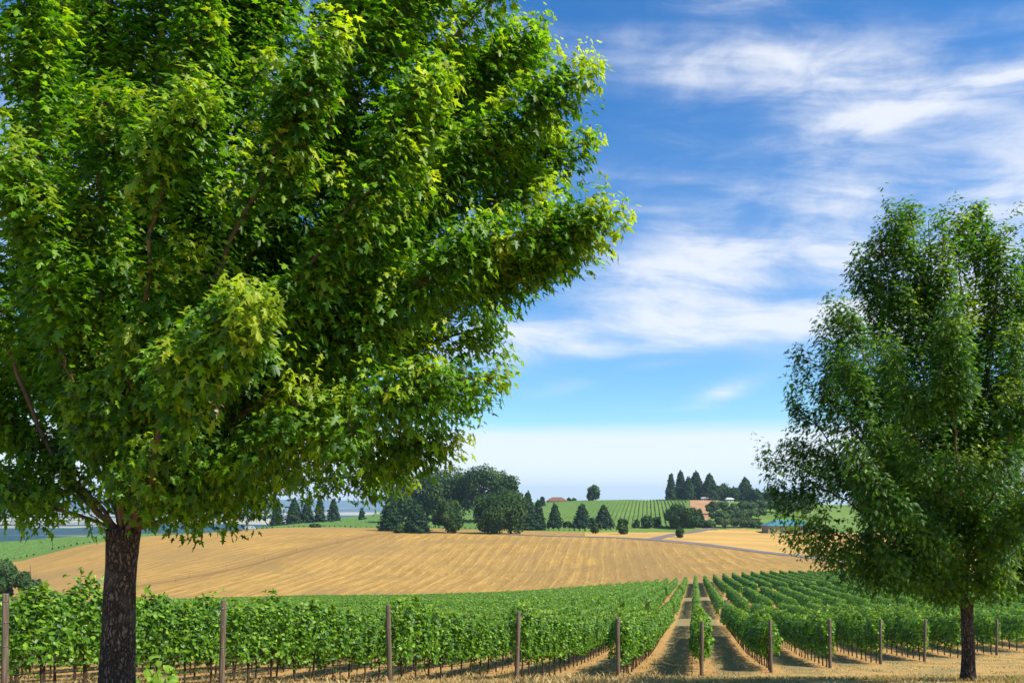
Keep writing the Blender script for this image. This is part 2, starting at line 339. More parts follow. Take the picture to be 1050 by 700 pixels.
def field_mat():
    """mown straw: swath lines, in two directions either side of a shallow fold"""
    m, g = newmat('stubble')
    co = g.node('ShaderNodeTexCoord').outputs['Object']; s = g.node('ShaderNodeSeparateXYZ', {0: co}); x, y = s.outputs[0], s.outputs[1]
    wob = g.m('MULTIPLY', g.m('SUBTRACT', g.noise(co, .008, 2), .5), 5)
    def lines(ang, period, wd):
        ca, sa = math.cos(R(ang)), math.sin(R(ang))     # ang: heading of the lines from +Y towards +X
        u = g.m('ADD', g.m('SUBTRACT', g.m('MULTIPLY', x, ca), g.m('MULTIPLY', y, sa)), g.m('MULTIPLY', wob, wd))
        v = g.m('ADD', g.m('MULTIPLY', x, sa), g.m('MULTIPLY', y, ca))
        f = g.m('PINGPONG', g.m('DIVIDE', u, period), .5)
        n = g.noise(g.comb(g.m('MULTIPLY', u, .45), g.m('MULTIPLY', v, .035)), 1.0, 5, .62)
        n2 = g.noise(g.comb(g.m('MULTIPLY', u, 1.1), g.m('MULTIPLY', v, .16)), 1.0, 4, .6)
        return f, n, n2
    fa, na, nla = lines(7, 5.2, 1.0)
    def gp(px, py): Y = solveY(px, py, 232, 470); return (px-CX)/FPX*Y, Y
    qa, qb = gp(150, 590), gp(275, 560)
    fb, nb, nlb = lines(math.degrees(math.atan2(qb[0]-qa[0], qb[1]-qa[1])), 4.2, .7)
    # fold: from near-left to far-right
    Ya, Yb = solveY(194, 592, 232, 470), solveY(346, 556, 232, 470); Xa, Xb = (194-CX)/FPX*Ya, (346-CX)/FPX*Yb; k_ = (Xb-Xa)/(Yb-Ya)
    fold = g.m('SUBTRACT', g.m('SUBTRACT', x, Xa), g.m('MULTIPLY', g.m('SUBTRACT', y, Ya), k_))
    fold = g.m('ADD', fold, g.m('MULTIPLY', wob, .3))
    fm = g.sm(fold, -1.5, 1.5)
    def mixf(a, b): return g.m('ADD', g.m('MULTIPLY', b, g.m('SUBTRACT', 1.0, fm)), g.m('MULTIPLY', a, fm))
    f = mixf(fa, fb); n = mixf(na, nb); nl = mixf(nla, nlb)
    big = g.noise(co, .011, 4)
    c = g.mix(g.sm(n, .32, .68), (.27, .16, .044), (.43, .255, .068))
    c = g.mix(g.m('MULTIPLY', g.sm(f, .40, .49, 0, .75), g.sm(g.noise(co, .09, 4, .7), .36, .62, .15, 1)), c, (.58, .37, .11))
    c = g.mix(g.sm(f, .16, .02, 0, .5), c, (.30, .175, .055))
    c = g.mix(g.sm(nl, .5, .72, 0, .6), c, (.58, .37, .11))
    c = g.mix(g.sm(big, .50, .66, 0, .65), c, (.28, .175, .065))
    c = g.mix(g.sm(g.noise(co, .035, 5, .7), .50, .66, 0, .6), c, (.25, .17, .06))
    band = g.m('MULTIPLY', g.sm(fold, -14, -2), g.sm(fold, 22, 1))
    c = g.mix(g.m('MULTIPLY', band, .45), c, (.24, .145, .05))
    c = g.mix(g.m('MULTIPLY', g.m('MULTIPLY', g.sm(fold, -2.2, -.6), g.sm(fold, 1.8, .4)), .6), c, (.17, .10, .04))
    c = g.mix(g.m('MULTIPLY', g.sm(x, -50, 60), g.sm(g.noise(g.comb(g.m('MULTIPLY', x, .03), g.m('MULTIPLY', y, .012)), 1.0, 5, .65), .40, .62, .1, .7)), c, (.27, .175, .065))
    b = g.node('ShaderNodeBump', {'Strength': .5, 'Distance': .4, 'Height': g.m('ADD', f, nl)})
    p = g.node('ShaderNodeBsdfPrincipled', {'Base Color': c, 'Roughness': .95, 'Specular IOR Level': .05, 'Normal': b.outputs[0]}); out(g, p.outputs[0]); return m
def meadow_mat():
    m, g = newmat('meadow')
    co = g.node('ShaderNodeTexCoord').outputs['Object']
    mp = g.node('ShaderNodeMapping', {'Vector': co, 'Scale': (.35, 1, 1)}).outputs[0]
    n = g.noise(mp, .06, 5); n2 = g.noise(mp, .35, 5, .7)
    c = g.mix(g.sm(n, .35, .65), (.56, .33, .095), (.42, .26, .075)); c = g.mix(g.sm(n2, .5, .7, 0, .5), c, (.28, .24, .09))
    p = g.node('ShaderNodeBsdfPrincipled', {'Base Color': c, 'Roughness': .95, 'Specular IOR Level': .05}); out(g, p.outputs[0]); return m
def hill_mat():
    m, g = newmat('green_hillside')
    co = g.node('ShaderNodeTexCoord').outputs['Object']
    n = g.noise(co, .02, 5); n2 = g.noise(co, .3, 4, .7)
    c = g.mix(g.sm(n, .35, .65), (.105, .18, .03), (.15, .22, .045)); c = g.mix(g.sm(n2, .5, .75, 0, .5), c, (.22, .24, .08))
    p = g.node('ShaderNodeBsdfPrincipled', {'Base Color': c, 'Roughness': .95, 'Specular IOR Level': .05}); out(g, p.outputs[0]); return m
def valley_mat():
    m, g = newmat('valley_patchwork')
    co = g.node('ShaderNodeTexCoord').outputs['Object']
    mp = g.node('ShaderNodeMapping', {'Vector': co, 'Scale': (.00045, .0011, 0)}).outputs[0]
    v = g.node('ShaderNodeTexVoronoi', {'Vector': mp, 'Scale': 1.0}).outputs['Color']
    s = g.node('ShaderNodeSeparateColor', {0: v}).outputs[0]
    n = g.noise(mp, 1.6, 5)
    c = g.mix(g.sm(g.m('ADD', g.m('MULTIPLY', s, .6), g.m('MULTIPLY', n, .5)), .50, .57), (.012, .045, .045), (.42, .36, .24))
    p = g.node('ShaderNodeBsdfPrincipled', {'Base Color': c, 'Roughness': 1.0, 'Specular IOR Level': 0}); out(g, p.outputs[0]); return m
M['ground'] = ground_mat(); M['field'] = field_mat(); M['meadow'] = meadow_mat(); M['hill'] = hill_mat(); M['valley'] = valley_mat()
M['asphalt'] = plain('asphalt', (.19, .155, .14), .9, .25, .4, 0, (.15, .12, .105))
M['dirt'] = plain('dirt', (.44, .25, .11), .95, .3, .08, 0, (.32, .17, .07))

# ---------------------------------------------------------------- the ground, one sheet split by what grows on it
pxs = np.unique(np.concatenate([np.arange(-1200, -240, 60), np.arange(-240, 1290, 4.0), np.arange(1290, 2200, 60)]))
ysn = np.concatenate([np.array([-40, -20, -8, 0, 3, 5]), np.exp(np.arange(math.log(6), math.log(1300), .0085)), np.exp(np.arange(math.log(1310), math.log(17500), .05))])
GY, GP = np.meshgrid(ysn, pxs, indexing='ij')
GX = (GP-CX)/FPX*np.maximum(GY, 25)
GX = np.where(GY < 25, (GP-CX)/FPX*25, GX)
GZ = hz(GX, GY)
nr, nc = GY.shape
idx = np.arange(nr*nc).reshape(nr, nc)
Fq = np.stack([idx[:-1, :-1], idx[:-1, 1:], idx[1:, 1:], idx[1:, :-1]], -1).reshape(-1, 4)
cy = (GY[:-1, :-1]+GY[1:, 1:]).ravel()/2; cp = (GP[:-1, :-1]+GP[1:, 1:]).ravel()/2
yc = np.interp(cp, [-400, 0, 60, 105, 140, 200, 300, 400, 500, 600, 690, 760, 850, 1000, 1300], [330, 420, 425, 427, 470, 515, 523, 522, 520, 520, 530, 560, 545, 540, 540])
vend = 228.0
roadp = [(500, 546.5), (560, 549.2), (610, 550.2), (674, 553.5), (740, 560.2), (811, 569), (860, 576), (930, 584), (1000, 590)]
road_w = [((px-CX)/FPX*Y, Y) for px, Y in [(p, solveY(p, q, 262, 500)) for p, q in roadp]]
cx_ = (GX[:-1, :-1]+GX[1:, 1:]).ravel()/2
rpx = np.array([p for p, q in roadp]); rY = np.array([w[1] for w in road_w])
yroad = np.interp(cp, rpx, rY)
zone = np.where(cy < vend, 0, np.where(cy < yc, 1, np.where(cy < 1800, 2, 3)))
zone = np.where((zone == 1) & (cy > yroad) & (cp > 600), 4, zone)
XYZ = np.stack([GX, GY, GZ], -1).reshape(-1, 3)
for z, nm, mt in ((0, 'ground', M['ground']), (1, 'stubble_field', M['field']), (2, 'hillside', M['hill']), (3, 'valley', M['valley']), (4, 'meadow', M['meadow'])):
    fz = Fq[zone == z]; u, inv = np.unique(fz, return_inverse=True)
    o = link(nm, mesh_np(nm, XYZ[u], inv.reshape(fz.shape), smooth=True), mt); tag(o, kind='structure')

def ribbon(name, pts, width, mat, lift=.1, n=120, na=4):
    pts = np.array(pts, float); d = np.r_[0, np.cumsum(np.hypot(*np.diff(pts, axis=0).T))]
    t = np.linspace(0, d[-1], n); P = _cr(d, pts, t)
    T = np.gradient(P, axis=0); T /= np.linalg.norm(T, axis=1)[:, None]; N = np.stack([-T[:, 1], T[:, 0]], -1)
    V = []
    for k in range(na+1):
        q = P+N*width*(k/na-.5); V.append(np.c_[q, hz(q[:, 0], q[:, 1])+lift])
    V = np.stack(V, 1).reshape(-1, 3); ii = np.arange(n*(na+1)).reshape(n, na+1)
    F = np.stack([ii[:-1, :-1], ii[:-1, 1:], ii[1:, 1:], ii[1:, :-1]], -1).reshape(-1, 4)
    o = link(name, mesh_np(name, V, F, smooth=True), mat); return tag(o, kind='structure')
def W(px, py, lo, hi): Y = solveY(px, py, lo, hi); return ((px-CX)/FPX*Y, Y)
def WY(px, Y): return ((px-CX)/FPX*Y, Y)
ribbon('road', road_w, 8.5, M['asphalt'], .16, 260)
br = [W(668, 553.3, 330, 500), W(684, 549.5, 400, 520), WY(694, 500), WY(715, 540), WY(735, 560), WY(760, 565)]
ribbon('road', br, 7, M['asphalt'], .14, 200)
ribbon('path', [(a, b+9) if i < 3 else (a+2, b-8.5) for i, (a, b) in enumerate(road_w)][3:], 2.4, M['dirt'], .12, 200)

# distant hills beyond the valley
def hills(name, dist, prof, thick, mat, seed):
    rn = np.random.default_rng(seed); n = 240
    px = np.linspace(-1500, 2600, n); top = np.interp(px, *zip(*prof))
    w = sum(np.interp(px, np.linspace(-1500, 2600, k), rn.uniform(-1, 1, k))*a for k, a in ((18, 1.6), (45, .7), (110, .3)))
    X = (px-CX)/FPX*dist; zt = -(top+w-HY)*dist/FPX; zb = np.full(n, -150.5)
    V = np.concatenate([np.c_[X*(1-thick/dist), np.full(n, dist-thick), zb], np.c_[X*(1-.4*thick/dist), np.full(n, dist-.4*thick), zb+(zt-zb)*.7],
                        np.c_[X, np.full(n, dist), zt], np.c_[X*(1+thick/dist), np.full(n, dist+thick), zb]])
    ii = np.arange(4*n).reshape(4, n); F = np.stack([ii[:-1, :-1], ii[:-1, 1:], ii[1:, 1:], ii[1:, :-1]], -1).reshape(-1, 4)
    o = link(name, mesh_np(name, V, F, smooth=True), mat); tag(o, kind='structure')
M['far_hill'] = plain('far_hill', (.03, .06, .03), 1, .3, .0006)
hills('hills', 11000, [(-1500, 517), (-200, 516), (0, 515), (60, 516), (110, 521), (200, 523), (300, 522), (420, 519), (700, 521), (2600, 520)], 1500, M['far_hill'], 3)
hills('hills', 15500, [(-1500, 506), (-200, 508), (0, 508), (60, 509), (150, 512), (350, 515), (420, 514), (700, 517), (2600, 514)], 1500, M['far_hill'], 5)

# haze: a thin even air over the whole place
hm, g = newmat('haze'); vol = g.node('ShaderNodeVolumePrincipled', {'Color': (.54, .76, 1.0, 1), 'Density': 6.5e-5, 'Anisotropy': .2})
g.l.new(vol.outputs[0], g.node('ShaderNodeOutputMaterial').inputs['Volume'])
HZTOP = 260
mb = MB(); mb.box((0, 7500, (HZTOP-152)/2), (60000, 20400, HZTOP+152)); tag(mb.build('haze', hm), kind='stuff')
# ================================================================ leaves
def template(kind):
    """leaf in its own plane: x across, y from stalk to tip, z up; returns vertices and triangles"""
    if kind == 'maple':
        half = [(.27, -.08), (.15, .17), (.52, .50), (.16, .47), (.17, .74)]
        o = [(0, 0)]+half+[(0, 1.06)]+[(-x, y) for x, y in reversed(half)]; c = (0, .33)
    elif kind == 'vine':
        half = [(.42, .02), (.50, .45), (.28, .72)]
        o = [(0, .1)]+half+[(0, 1.0)]+[(-x, y) for x, y in reversed(half)]; c = (0, .42)
    else:
        o = [(.0, 0), (.45, .35), (.30, .9), (-.30, .95), (-.48, .4)]; c = (0, .45)
    V = [(c[0], c[1], .05)]+[(x, y, -.16*abs(x)-.10*max(0, y-.4)) for x, y in o]
    n = len(o); F = [(0, 1+i, 1+(i+1) % n) for i in range(n)]
    return np.array(V), np.array(F)
def unit(a): return a/np.maximum(np.linalg.norm(a, axis=-1, keepdims=True), 1e-9)
def leaves(P, Nn, Ax, size, kind, r):
    """P points, Nn leaf normals, Ax midrib directions (made square to Nn), size lengths -> V, F"""
    T, F = template(kind); n = len(P)
    Nn = unit(Nn); Y = unit(Ax-Nn*(Ax*Nn).sum(1, keepdims=True)); X = np.cross(Y, Nn)
    sx = size*r.uniform(.85, 1.1, n)*1.0; cv = r.uniform(.3, 1.9, n)
    V = P[:, None]+X[:, None]*(T[None, :, :1]*sx[:, None, None])+Y[:, None]*(T[None, :, 1:2]*size[:, None, None])+Nn[:, None]*(T[None, :, 2:]*(size*cv)[:, None, None])
    Fa = F[None]+(np.arange(n)*len(T))[:, None, None]
    return V.reshape(-1, 3), Fa.reshape(-1, 3), len(T)
def rv(r, n): return unit(r.normal(size=(n, 3)))

# ================================================================ maples
def frustums(A, B, ra, rb, n=6):
    d = unit(B-A); ref = np.where(np.abs(d[:, 2:3]) < .9, [[0, 0, 1.]], [[1., 0, 0]]); x = unit(np.cross(d, ref)); y = np.cross(d, x)
    a = np.arange(n)*2*pi/n; c = np.cos(a)[None, :, None]; s = np.sin(a)[None, :, None]
    o = x[:, None]*c+y[:, None]*s
    V = np.concatenate([A[:, None]-d[:, None]*ra[:, None, None]*.15+o*ra[:, None, None], B[:, None]+d[:, None]*rb[:, None, None]*.15+o*rb[:, None, None]], 1)
    i = np.arange(n); j = (i+1) % n; F = np.stack([i, j, j+n, i+n], -1)[None]+(np.arange(len(A))*2*n)[:, None, None]
    return V.reshape(-1, 3), F.reshape(-1, 4)
def bez(p, n):
    p = np.array(p, float); d = np.r_[0, np.cumsum(np.linalg.norm(np.diff(p, axis=0), axis=1))]
    return _cr(d, p, np.linspace(0, d[-1], n))
def maple(name, base, fork, trunk_r, limbs, nleaf, leaf_size, mats, seed, young_amt, label, plume, young_lit_pts=None, withered=None, shoot=.5, detail=True, tips_per_m=18, tight=.85, up=.55, squeeze=.80, inner=.18):
    """limbs: (points from the fork outward, number-of-tips weight, plume radius)"""
    r = np.random.default_rng(seed)
    root = empty(name, tuple(base), label=label, cat='tree')
    b = np.array(base, float)
    N = []; Pa = []                                            # skeleton nodes, parents
    def chain(pts, par):
        for q in pts: N.append(np.array(q, float)); Pa.append(par); par = len(N)-1
        return par
    N.append(np.array(fork, float)); Pa.append(-1)
    tips = []
    for pts, wt_, rad in limbs:
        L = bez([fork]+list(pts), 6); ln = np.linalg.norm(np.diff(bez([fork]+list(pts), 30), axis=0), axis=1).sum()
        k = max(8, int(ln/.16)); L = bez([fork]+list(pts), k); L[1:-1] += r.normal(size=(k-2, 3))*.012
        par = chain(L[1:], 0)
        nsp = int(ln*tips_per_m*wt_/6.5)
        t = np.r_[r.uniform(inner, 1.0, nsp)**.85, np.ones(1)]; nsp += 1
        env = rad*squeeze*np.clip(1.25*np.sin(np.clip(t, 0, 1)*pi*.86+.22)**.8, .22, 2)
        c = np.stack([np.interp(t*(k-1), np.arange(k), L[:, a]) for a in range(3)], -1)
        tan_ = unit(L[np.minimum((t*(k-1)).astype(int)+1, k-1)]-L[np.maximum((t*(k-1)).astype(int)-1, 0)])
        rd = rv(r, nsp); rd = unit(rd-tan_*(rd*tan_).sum(1, keepdims=True))
        sdir = unit(tan_*1.0+rd*r.uniform(.45, 1.1, nsp)[:, None]+np.array([0, 0, .30])); sl = env*r.uniform(.6, 1.75, nsp)*np.interp(t, [.5, 1], [1, .5]); sl[-1:] = rad*.3; sdir[-1:] = unit(tan_[-1:]+rd[-1:]*.2)
        for q in range(nsp):
            m_ = r.integers(4, 9); u = np.linspace(.22, 1, m_)
            p_ = c[q]+sdir[q]*(sl[q]*u)[:, None]+np.array([0, 0, .16])*sl[q]*(u**2)[:, None]
            tips.append(p_+r.normal(size=(m_, 3))*.09*(1.15-u)[:, None])
    tips = np.concatenate(tips)
    tips = tips[r.uniform(size=len(tips)) > .08]
    f = np.array(fork); o = np.linalg.norm(tips-f, axis=1); tips = tips[np.argsort(o)]
    NA = np.zeros((len(N)+len(tips)*8, 3)); n0 = len(N); NA[:n0] = N; PA = Pa[:]; cnt = n0; tipid = []
    for q in tips:
        A = NA[:cnt]; dv = q-A; dist = np.linalg.norm(dv, axis=1)
        cost = dist+.55*np.maximum(0, A[:, 2]-q[2]+.25*dist)+.25*np.maximum(0, np.linalg.norm(A-f, axis=1)-np.linalg.norm(q-f)+.1)
        p = int(np.argmin(cost)); dd = dist[p]
        if dd < .06: continue
        k = min(7, max(1, int(dd/.16))); a = NA[p]; pd = a-NA[PA[p]] if PA[p] >= 0 else q-a
        pd = pd/max(1e-6, np.linalg.norm(pd)); m_ = a+pd*dd*.35+(q-a)*.25+np.array([0, 0, -.04*dd])
        for i in range(1, k+1):
            t = i/k; w = (1-t)**2*a+2*t*(1-t)*m_+t*t*q
            if cnt >= len(NA): break
            NA[cnt] = w; PA.append(p); p = cnt; cnt += 1
        tipid.append(p)
    NA = NA[:cnt]; PAa = np.array(PA)
    flow = np.zeros(cnt)
    has = np.zeros(cnt, bool); has[PAa[1:]] = True; flow[~has] = 1
    for i in range(cnt-1, 0, -1): flow[PAa[i]] += flow[i]
    flow = np.maximum(flow, 1); tot_ = flow[0]
    rad_ = .0035+ (trunk_r*.98)*(flow/tot_)**.50
    i = np.arange(1, cnt); keep = (rad_[i] > (.0045 if detail else .006))
    A = NA[PAa[i]]; B = NA[i]; ra = np.minimum(rad_[PAa[i]], rad_[i]*1.35); rb = rad_[i]
    V, F = frustums(A[keep]-b, B[keep]-b, ra[keep], rb[keep], 6)
    kid(root, link('branches', mesh_np('branches', V, F, smooth=True), mats[1], root))
    # trunk with root flare, swelling into the fork
    tp = bez([b+np.array([0, 0, -.15]), b+(f-b)*.33+np.array([.01, 0, 0]), b+(f-b)*.7, f+np.array([0, 0, .06])], 26)
    hh = np.linspace(0, 1, 26); rr = trunk_r*(1.08-.14*hh+.95*np.exp(-hh*9)+.14*np.clip((hh-.82)/.18, 0, 1))
    mb = MB(); rs = random.Random(seed); n = 28; vs = []
    for q, rq, hq in zip(tp, rr, hh):
        for k in range(n):
            a = 2*pi*k/n; w = 1+.035*math.sin(3*a+hq*4)+.025*math.sin(7*a+hq*9+seed)+rs.uniform(-.012, .012)+.10*math.exp(-hq*12)*math.sin(5*a+seed)
            vs.append(tuple(q-b+np.array([math.cos(a)*rq*w, math.sin(a)*rq*w, 0])))
    fs = [(i*n+k, i*n+(k+1) % n, (i+1)*n+(k+1) % n, (i+1)*n+k) for i in range(25) for k in range(n)]+[tuple(25*n+k for k in range(n))]
    mb.add(vs, fs, True); mb.build('trunk', mats[0], root)
    # leaves along the outer shoots
    T = NA[tipid]; nt = len(T); par = NA[PAa[tipid]]
    outw = unit(T-np.array([f[0], f[1], f[2]+1.0])); sh = unit(unit(T-par)*.4+outw*.65*np.array([1, 1, .5])+np.array([0, 0, up])+rv(r, nt)*.22)
    k = r.choice(nt, nleaf, p=None)
    t = r.uniform(-.75, .65, nleaf)
    lead = r.uniform(0, 1, nt) < .16; ll = r.uniform(1.3, 2.3, nt); t0_ = t.copy(); t = np.where(lead[k] & (t > 0), t*ll[k], t)
    rdir = rv(r, nleaf); rdir = unit(rdir-sh[k]*(rdir*sh[k]).sum(1, keepdims=True)*.6)
    spread = (.02+.085*r.uniform(0, 1, nleaf))*(1.3-1.0*np.clip(t/.65, -.6, 1)*.7)*tight
    P = T[k]+sh[k]*(t*shoot)[:, None]+rdir*(spread*2.1*shoot/.5)[:, None]+np.array([0, 0, -.02])
    nn = unit(rdir*.30+outw[k]*.42+np.array([0, 0, .55])+rv(r, nleaf)*.55)
    ax = rdir*.55+np.array([0, 0, -.95])+rv(r, nleaf)*.3
    size = leaf_size*r.uniform(.42, 1.2, nleaf)*np.interp(t, [.3, 1.4], [1, .6])
    V, F, tn = leaves(P-b, nn, ax, size, 'maple', r)
    ck = r.uniform(0, 1, nt)
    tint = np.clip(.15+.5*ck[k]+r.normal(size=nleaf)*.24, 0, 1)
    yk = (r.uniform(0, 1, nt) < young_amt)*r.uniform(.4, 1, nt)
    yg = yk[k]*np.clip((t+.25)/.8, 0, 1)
    sun_side = np.clip(outw[k] @ np.array([.8, -.1, .6]), 0, 1); yg = yg*(.35+.65*sun_side)  # yellow-green painted stronger on leaves of the crown's sun side
    for (c, rad) in (young_lit_pts or []):  # clumps of new growth, with sunlight painted into their leaf colour
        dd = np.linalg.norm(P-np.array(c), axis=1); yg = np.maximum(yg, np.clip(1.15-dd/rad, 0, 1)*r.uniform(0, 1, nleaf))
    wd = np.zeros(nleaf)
    for (c, rad) in (withered or []):
        dd = np.linalg.norm(P-np.array(c), axis=1); wd = np.maximum(wd, (dd < rad)*r.uniform(.7, 1, nleaf))
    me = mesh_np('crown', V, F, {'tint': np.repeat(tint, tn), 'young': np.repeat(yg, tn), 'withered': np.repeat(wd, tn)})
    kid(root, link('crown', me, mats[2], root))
    return root
def at(px, py, Y): return ((px-CX)/FPX*Y, Y, -(py-HY)/FPX*Y)

# left maple, close by; limbs that make the outline are aimed by eye, the rest fan out round the fork
ty = 8.0; fork = at(127, 548, ty); bx, by = at(116, 700, ty)[0], ty; base = (bx, by, h1(bx, by)-.02)
LB = []; SHR = .84
def L(pts, w=1.0, rad=.62):
    a, b = np.array(pts[-2], float), np.array(pts[-1], float); pts = pts[:-1]+[tuple(a+(b-a)*SHR)]; LB.append(([at(*p) for p in pts], w, rad))
L([(170, 470, 7.9), (330, 320, 7.8), (470, 185, 7.6), (604, 62, 7.5)], 1.3, .46)
L([(180, 460, 8), (350, 290, 8.1), (490, 160, 8.2), (604, 150, 8.2)], 1.2, .42)
L([(175, 455, 7.8), (310, 260, 7.6), (420, 90, 7.5), (520, -20, 7.4)], 1.2, .46)
L([(165, 480, 8.1), (260, 330, 8.5), (400, 170, 8.8), (560, 40, 8.8)], 1.3, .7)
L([(190, 470, 7.7), (360, 350, 7.2), (505, 250, 6.9), (622, 228, 6.8)], 1.9, .38)
L([(200, 465, 7.8), (380, 330, 7.5), (500, 262, 7.3), (590, 240, 7.2)], 1.3, .30)
L([(200, 480, 8.2), (340, 400, 8.6), (470, 300, 8.9), (575, 262, 9.0)], 1.1, .50)
L([(200, 500, 7.6), (330, 440, 7.0), (420, 395, 6.8), (514, 388, 6.7)], 1.3, .27)
L([(200, 505, 8.4), (330, 440, 8.9), (440, 400, 9.3), (495, 400, 9.4)], 1.1, .33)
L([(210, 515, 7.9), (300, 478, 7.9), (385, 455, 7.9), (462, 458, 7.9)], 1.2, .25)
L([(190, 505, 7.5), (250, 455, 7.0), (310, 430, 6.8), (362, 440, 6.7)], 1.1, .26)
L([(150, 470, 7.8), (250, 270, 7.4), (380, 60, 7.2), (460, -60, 7.1)], 1.1, .45)
L([(220, 520, 8.3), (290, 500, 8.9), (350, 488, 9.2), (410, 486, 9.4)], 1.0, .32)
L([(150, 510, 7.3), (170, 420, 6.4), (220, 350, 5.9), (262, 318, 5.6)], 1.3, .34)
L([(150, 480, 7.6), (200, 330, 6.9), (270, 180, 6.4), (340, 30, 6.1)], 1.3, .42)
L([(160, 480, 7.6), (270, 340, 6.9), (370, 200, 6.5), (450, 80, 6.4)], 1.3, .42)
L([(150, 470, 7.9), (220, 280, 7.8), (330, 80, 7.6), (430, -80, 7.5)], 1.2, .7)
L([(140, 470, 8.0), (180, 280, 8.0), (240, 60, 8.0), (300, -160, 8.0)], 1.1, .8)
L([(135, 470, 8.3), (150, 260, 8.8), (200, 60, 9.2), (330, -100, 9.5)], 1.0, .8)
L([(120, 480, 7.7), (105, 330, 7.1), (100, 200, 6.6), (118, 110, 6.3)], 1.3, .38)
L([(118, 470, 7.8), (80, 300, 7.3), (40, 140, 6.9), (30, -20, 6.7)], 1.2, .42)
L([(125, 480, 7.5), (145, 330, 6.6), (165, 200, 6.1), (200, 95, 5.8)], 1.3, .32)
L([(115, 500, 7.6), (70, 380, 6.9), (45, 270, 6.4), (15, 170, 6.1)], 1.2, .36)
L([(115, 470, 8.3), (70, 280, 8.8), (60, 80, 9.0), (80, -120, 9.0)], 1.0, .8)
L([(100, 524, 7.9), (48, 468, 7.8), (0, 420, 7.8), (-60, 330, 7.8), (-130, 200, 7.8)], .8, .5)
L([(100, 526, 7.9), (50, 470, 7.8), (5, 430, 7.8), (-60, 420, 7.9), (-170, 360, 8.0)], .7, .34)
L([(60, 500, 7.7), (30, 502, 7.5), (-10, 498, 7.4)], 1.2, .16)
L([(90, 532, 8.0), (40, 516, 8.2), (-20, 500, 8.5), (-110, 470, 8.8)], .8, .18)
L([(95, 520, 8.3), (10, 420, 9.0), (-80, 300, 9.6), (-170, 160, 9.8)], 1.0, .7)
L([(102, 520, 7.85), (55, 465, 7.75), (0, 340, 7.5), (-90, 120, 7.0), (-120, -60, 7.0)], .8, .75)
L([(130, 500, 8.6), (170, 420, 9.6), (230, 300, 10.6), (300, 180, 11.0)], 1.0, .7)
L([(150, 515, 8.6), (230, 440, 9.8), (310, 360, 10.8), (390, 290, 11.2)], .9, .6)
L([(110, 500, 8.8), (60, 380, 10.0), (20, 260, 10.8), (10, 120, 11.0)], .9, .75)
L([(130, 460, 8.0), (120, 250, 7.9), (110, 60, 7.8), (120, -90, 7.8)], 1.2, .5)
L([(125, 460, 8.1), (85, 250, 8.1), (50, 60, 8.0), (40, -90, 8.0)], 1.2, .5)
L([(140, 460, 7.9), (160, 250, 7.6), (190, 60, 7.4), (215, -80, 7.3)], 1.2, .5)
L([(150, 470, 8.2), (230, 260, 8.4), (320, 80, 8.5), (400, -60, 8.6)], 1.1, .5)
L([(165, 480, 7.9), (290, 340, 7.9), (420, 240, 7.9), (560, 185, 7.9)], 1.2, .34)
L([(170, 480, 7.7), (310, 360, 7.5), (430, 290, 7.4), (548, 275, 7.4)], 1.2, .30)
L([(160, 470, 8.2), (280, 300, 8.3), (420, 150, 8.2), (560, 20, 8.1)], 1.2, .36)
L([(185, 495, 8.1), (320, 420, 8.1), (420, 360, 8.1), (515, 330, 8.1)], 1.1, .26)
L([(160, 475, 7.6), (240, 380, 7.2), (330, 280, 6.9), (430, 200, 6.8)], 1.1, .30)
L([(140, 440, 7.9), (150, 220, 7.8), (165, 30, 7.7), (170, -90, 7.7)], 1.2, .45)
L([(150, 450, 8.0), (210, 220, 8.0), (260, 30, 8.0), (285, -90, 8.0)], 1.2, .45)
L([(155, 455, 8.1), (280, 230, 8.2), (400, 60, 8.3), (490, -60, 8.3)], 1.2, .42)
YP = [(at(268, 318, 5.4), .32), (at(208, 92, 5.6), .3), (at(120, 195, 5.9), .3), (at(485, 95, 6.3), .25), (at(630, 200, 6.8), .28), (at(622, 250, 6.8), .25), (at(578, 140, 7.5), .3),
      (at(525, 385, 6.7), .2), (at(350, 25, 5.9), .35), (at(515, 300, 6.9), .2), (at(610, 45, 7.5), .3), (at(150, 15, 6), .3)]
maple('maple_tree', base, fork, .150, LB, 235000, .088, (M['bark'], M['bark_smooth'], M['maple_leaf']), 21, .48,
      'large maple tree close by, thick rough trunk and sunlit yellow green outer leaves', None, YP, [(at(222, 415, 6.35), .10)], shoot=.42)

# right maple, farther down the slope
ty = 13.6; fork = at(991, 618, ty); bx, by = at(993, 690, ty)[0], ty; base = (bx, by, h1(bx, by)-.02)
LB = []; SHR = .90
rl = random.Random(8)
def L(pts, w=1.0, rad=.62):
    low = pts[-1][1] > 440
    a, b = np.array(pts[-2], float), np.array(pts[-1], float); pts = [(991, rl.uniform(590, 612) if low else rl.uniform(540, 590), 13.6)]+([] if low else [])+(pts[1:-1] if pts[0][1] > 520 and not low else pts[:-1])+[tuple(a+(b-a)*SHR)]; LB.append(([at(*p) for p in pts], w, rad))
L([(960, 560, 13.5), (890, 500, 13.4), (830, 465, 13.3), (790, 478, 13.3)], 1.2, .42)
L([(950, 585, 13.4), (890, 560, 13.0), (840, 545, 12.8), (812, 548, 12.8)], 1.3, .34)
L([(955, 590, 13.8), (910, 575, 14.2), (870, 572, 14.5), (840, 565, 14.6)], 1.2, .32)
L([(960, 560, 13.7), (900, 440, 13.8), (850, 380, 13.8), (826, 370, 13.8)], 1.2, .50)
L([(965, 540, 13.4), (910, 400, 13.0), (876, 350, 12.8), (858, 318, 12.8)], 1.2, .42)
L([(970, 540, 13.7), (920, 380, 13.9), (892, 310, 14.0), (880, 285, 14.0)], 1.1, .40)
L([(975, 540, 13.5), (940, 380, 13.3), (912, 290, 13.2), (903, 246, 13.2)], 1.2, .34)
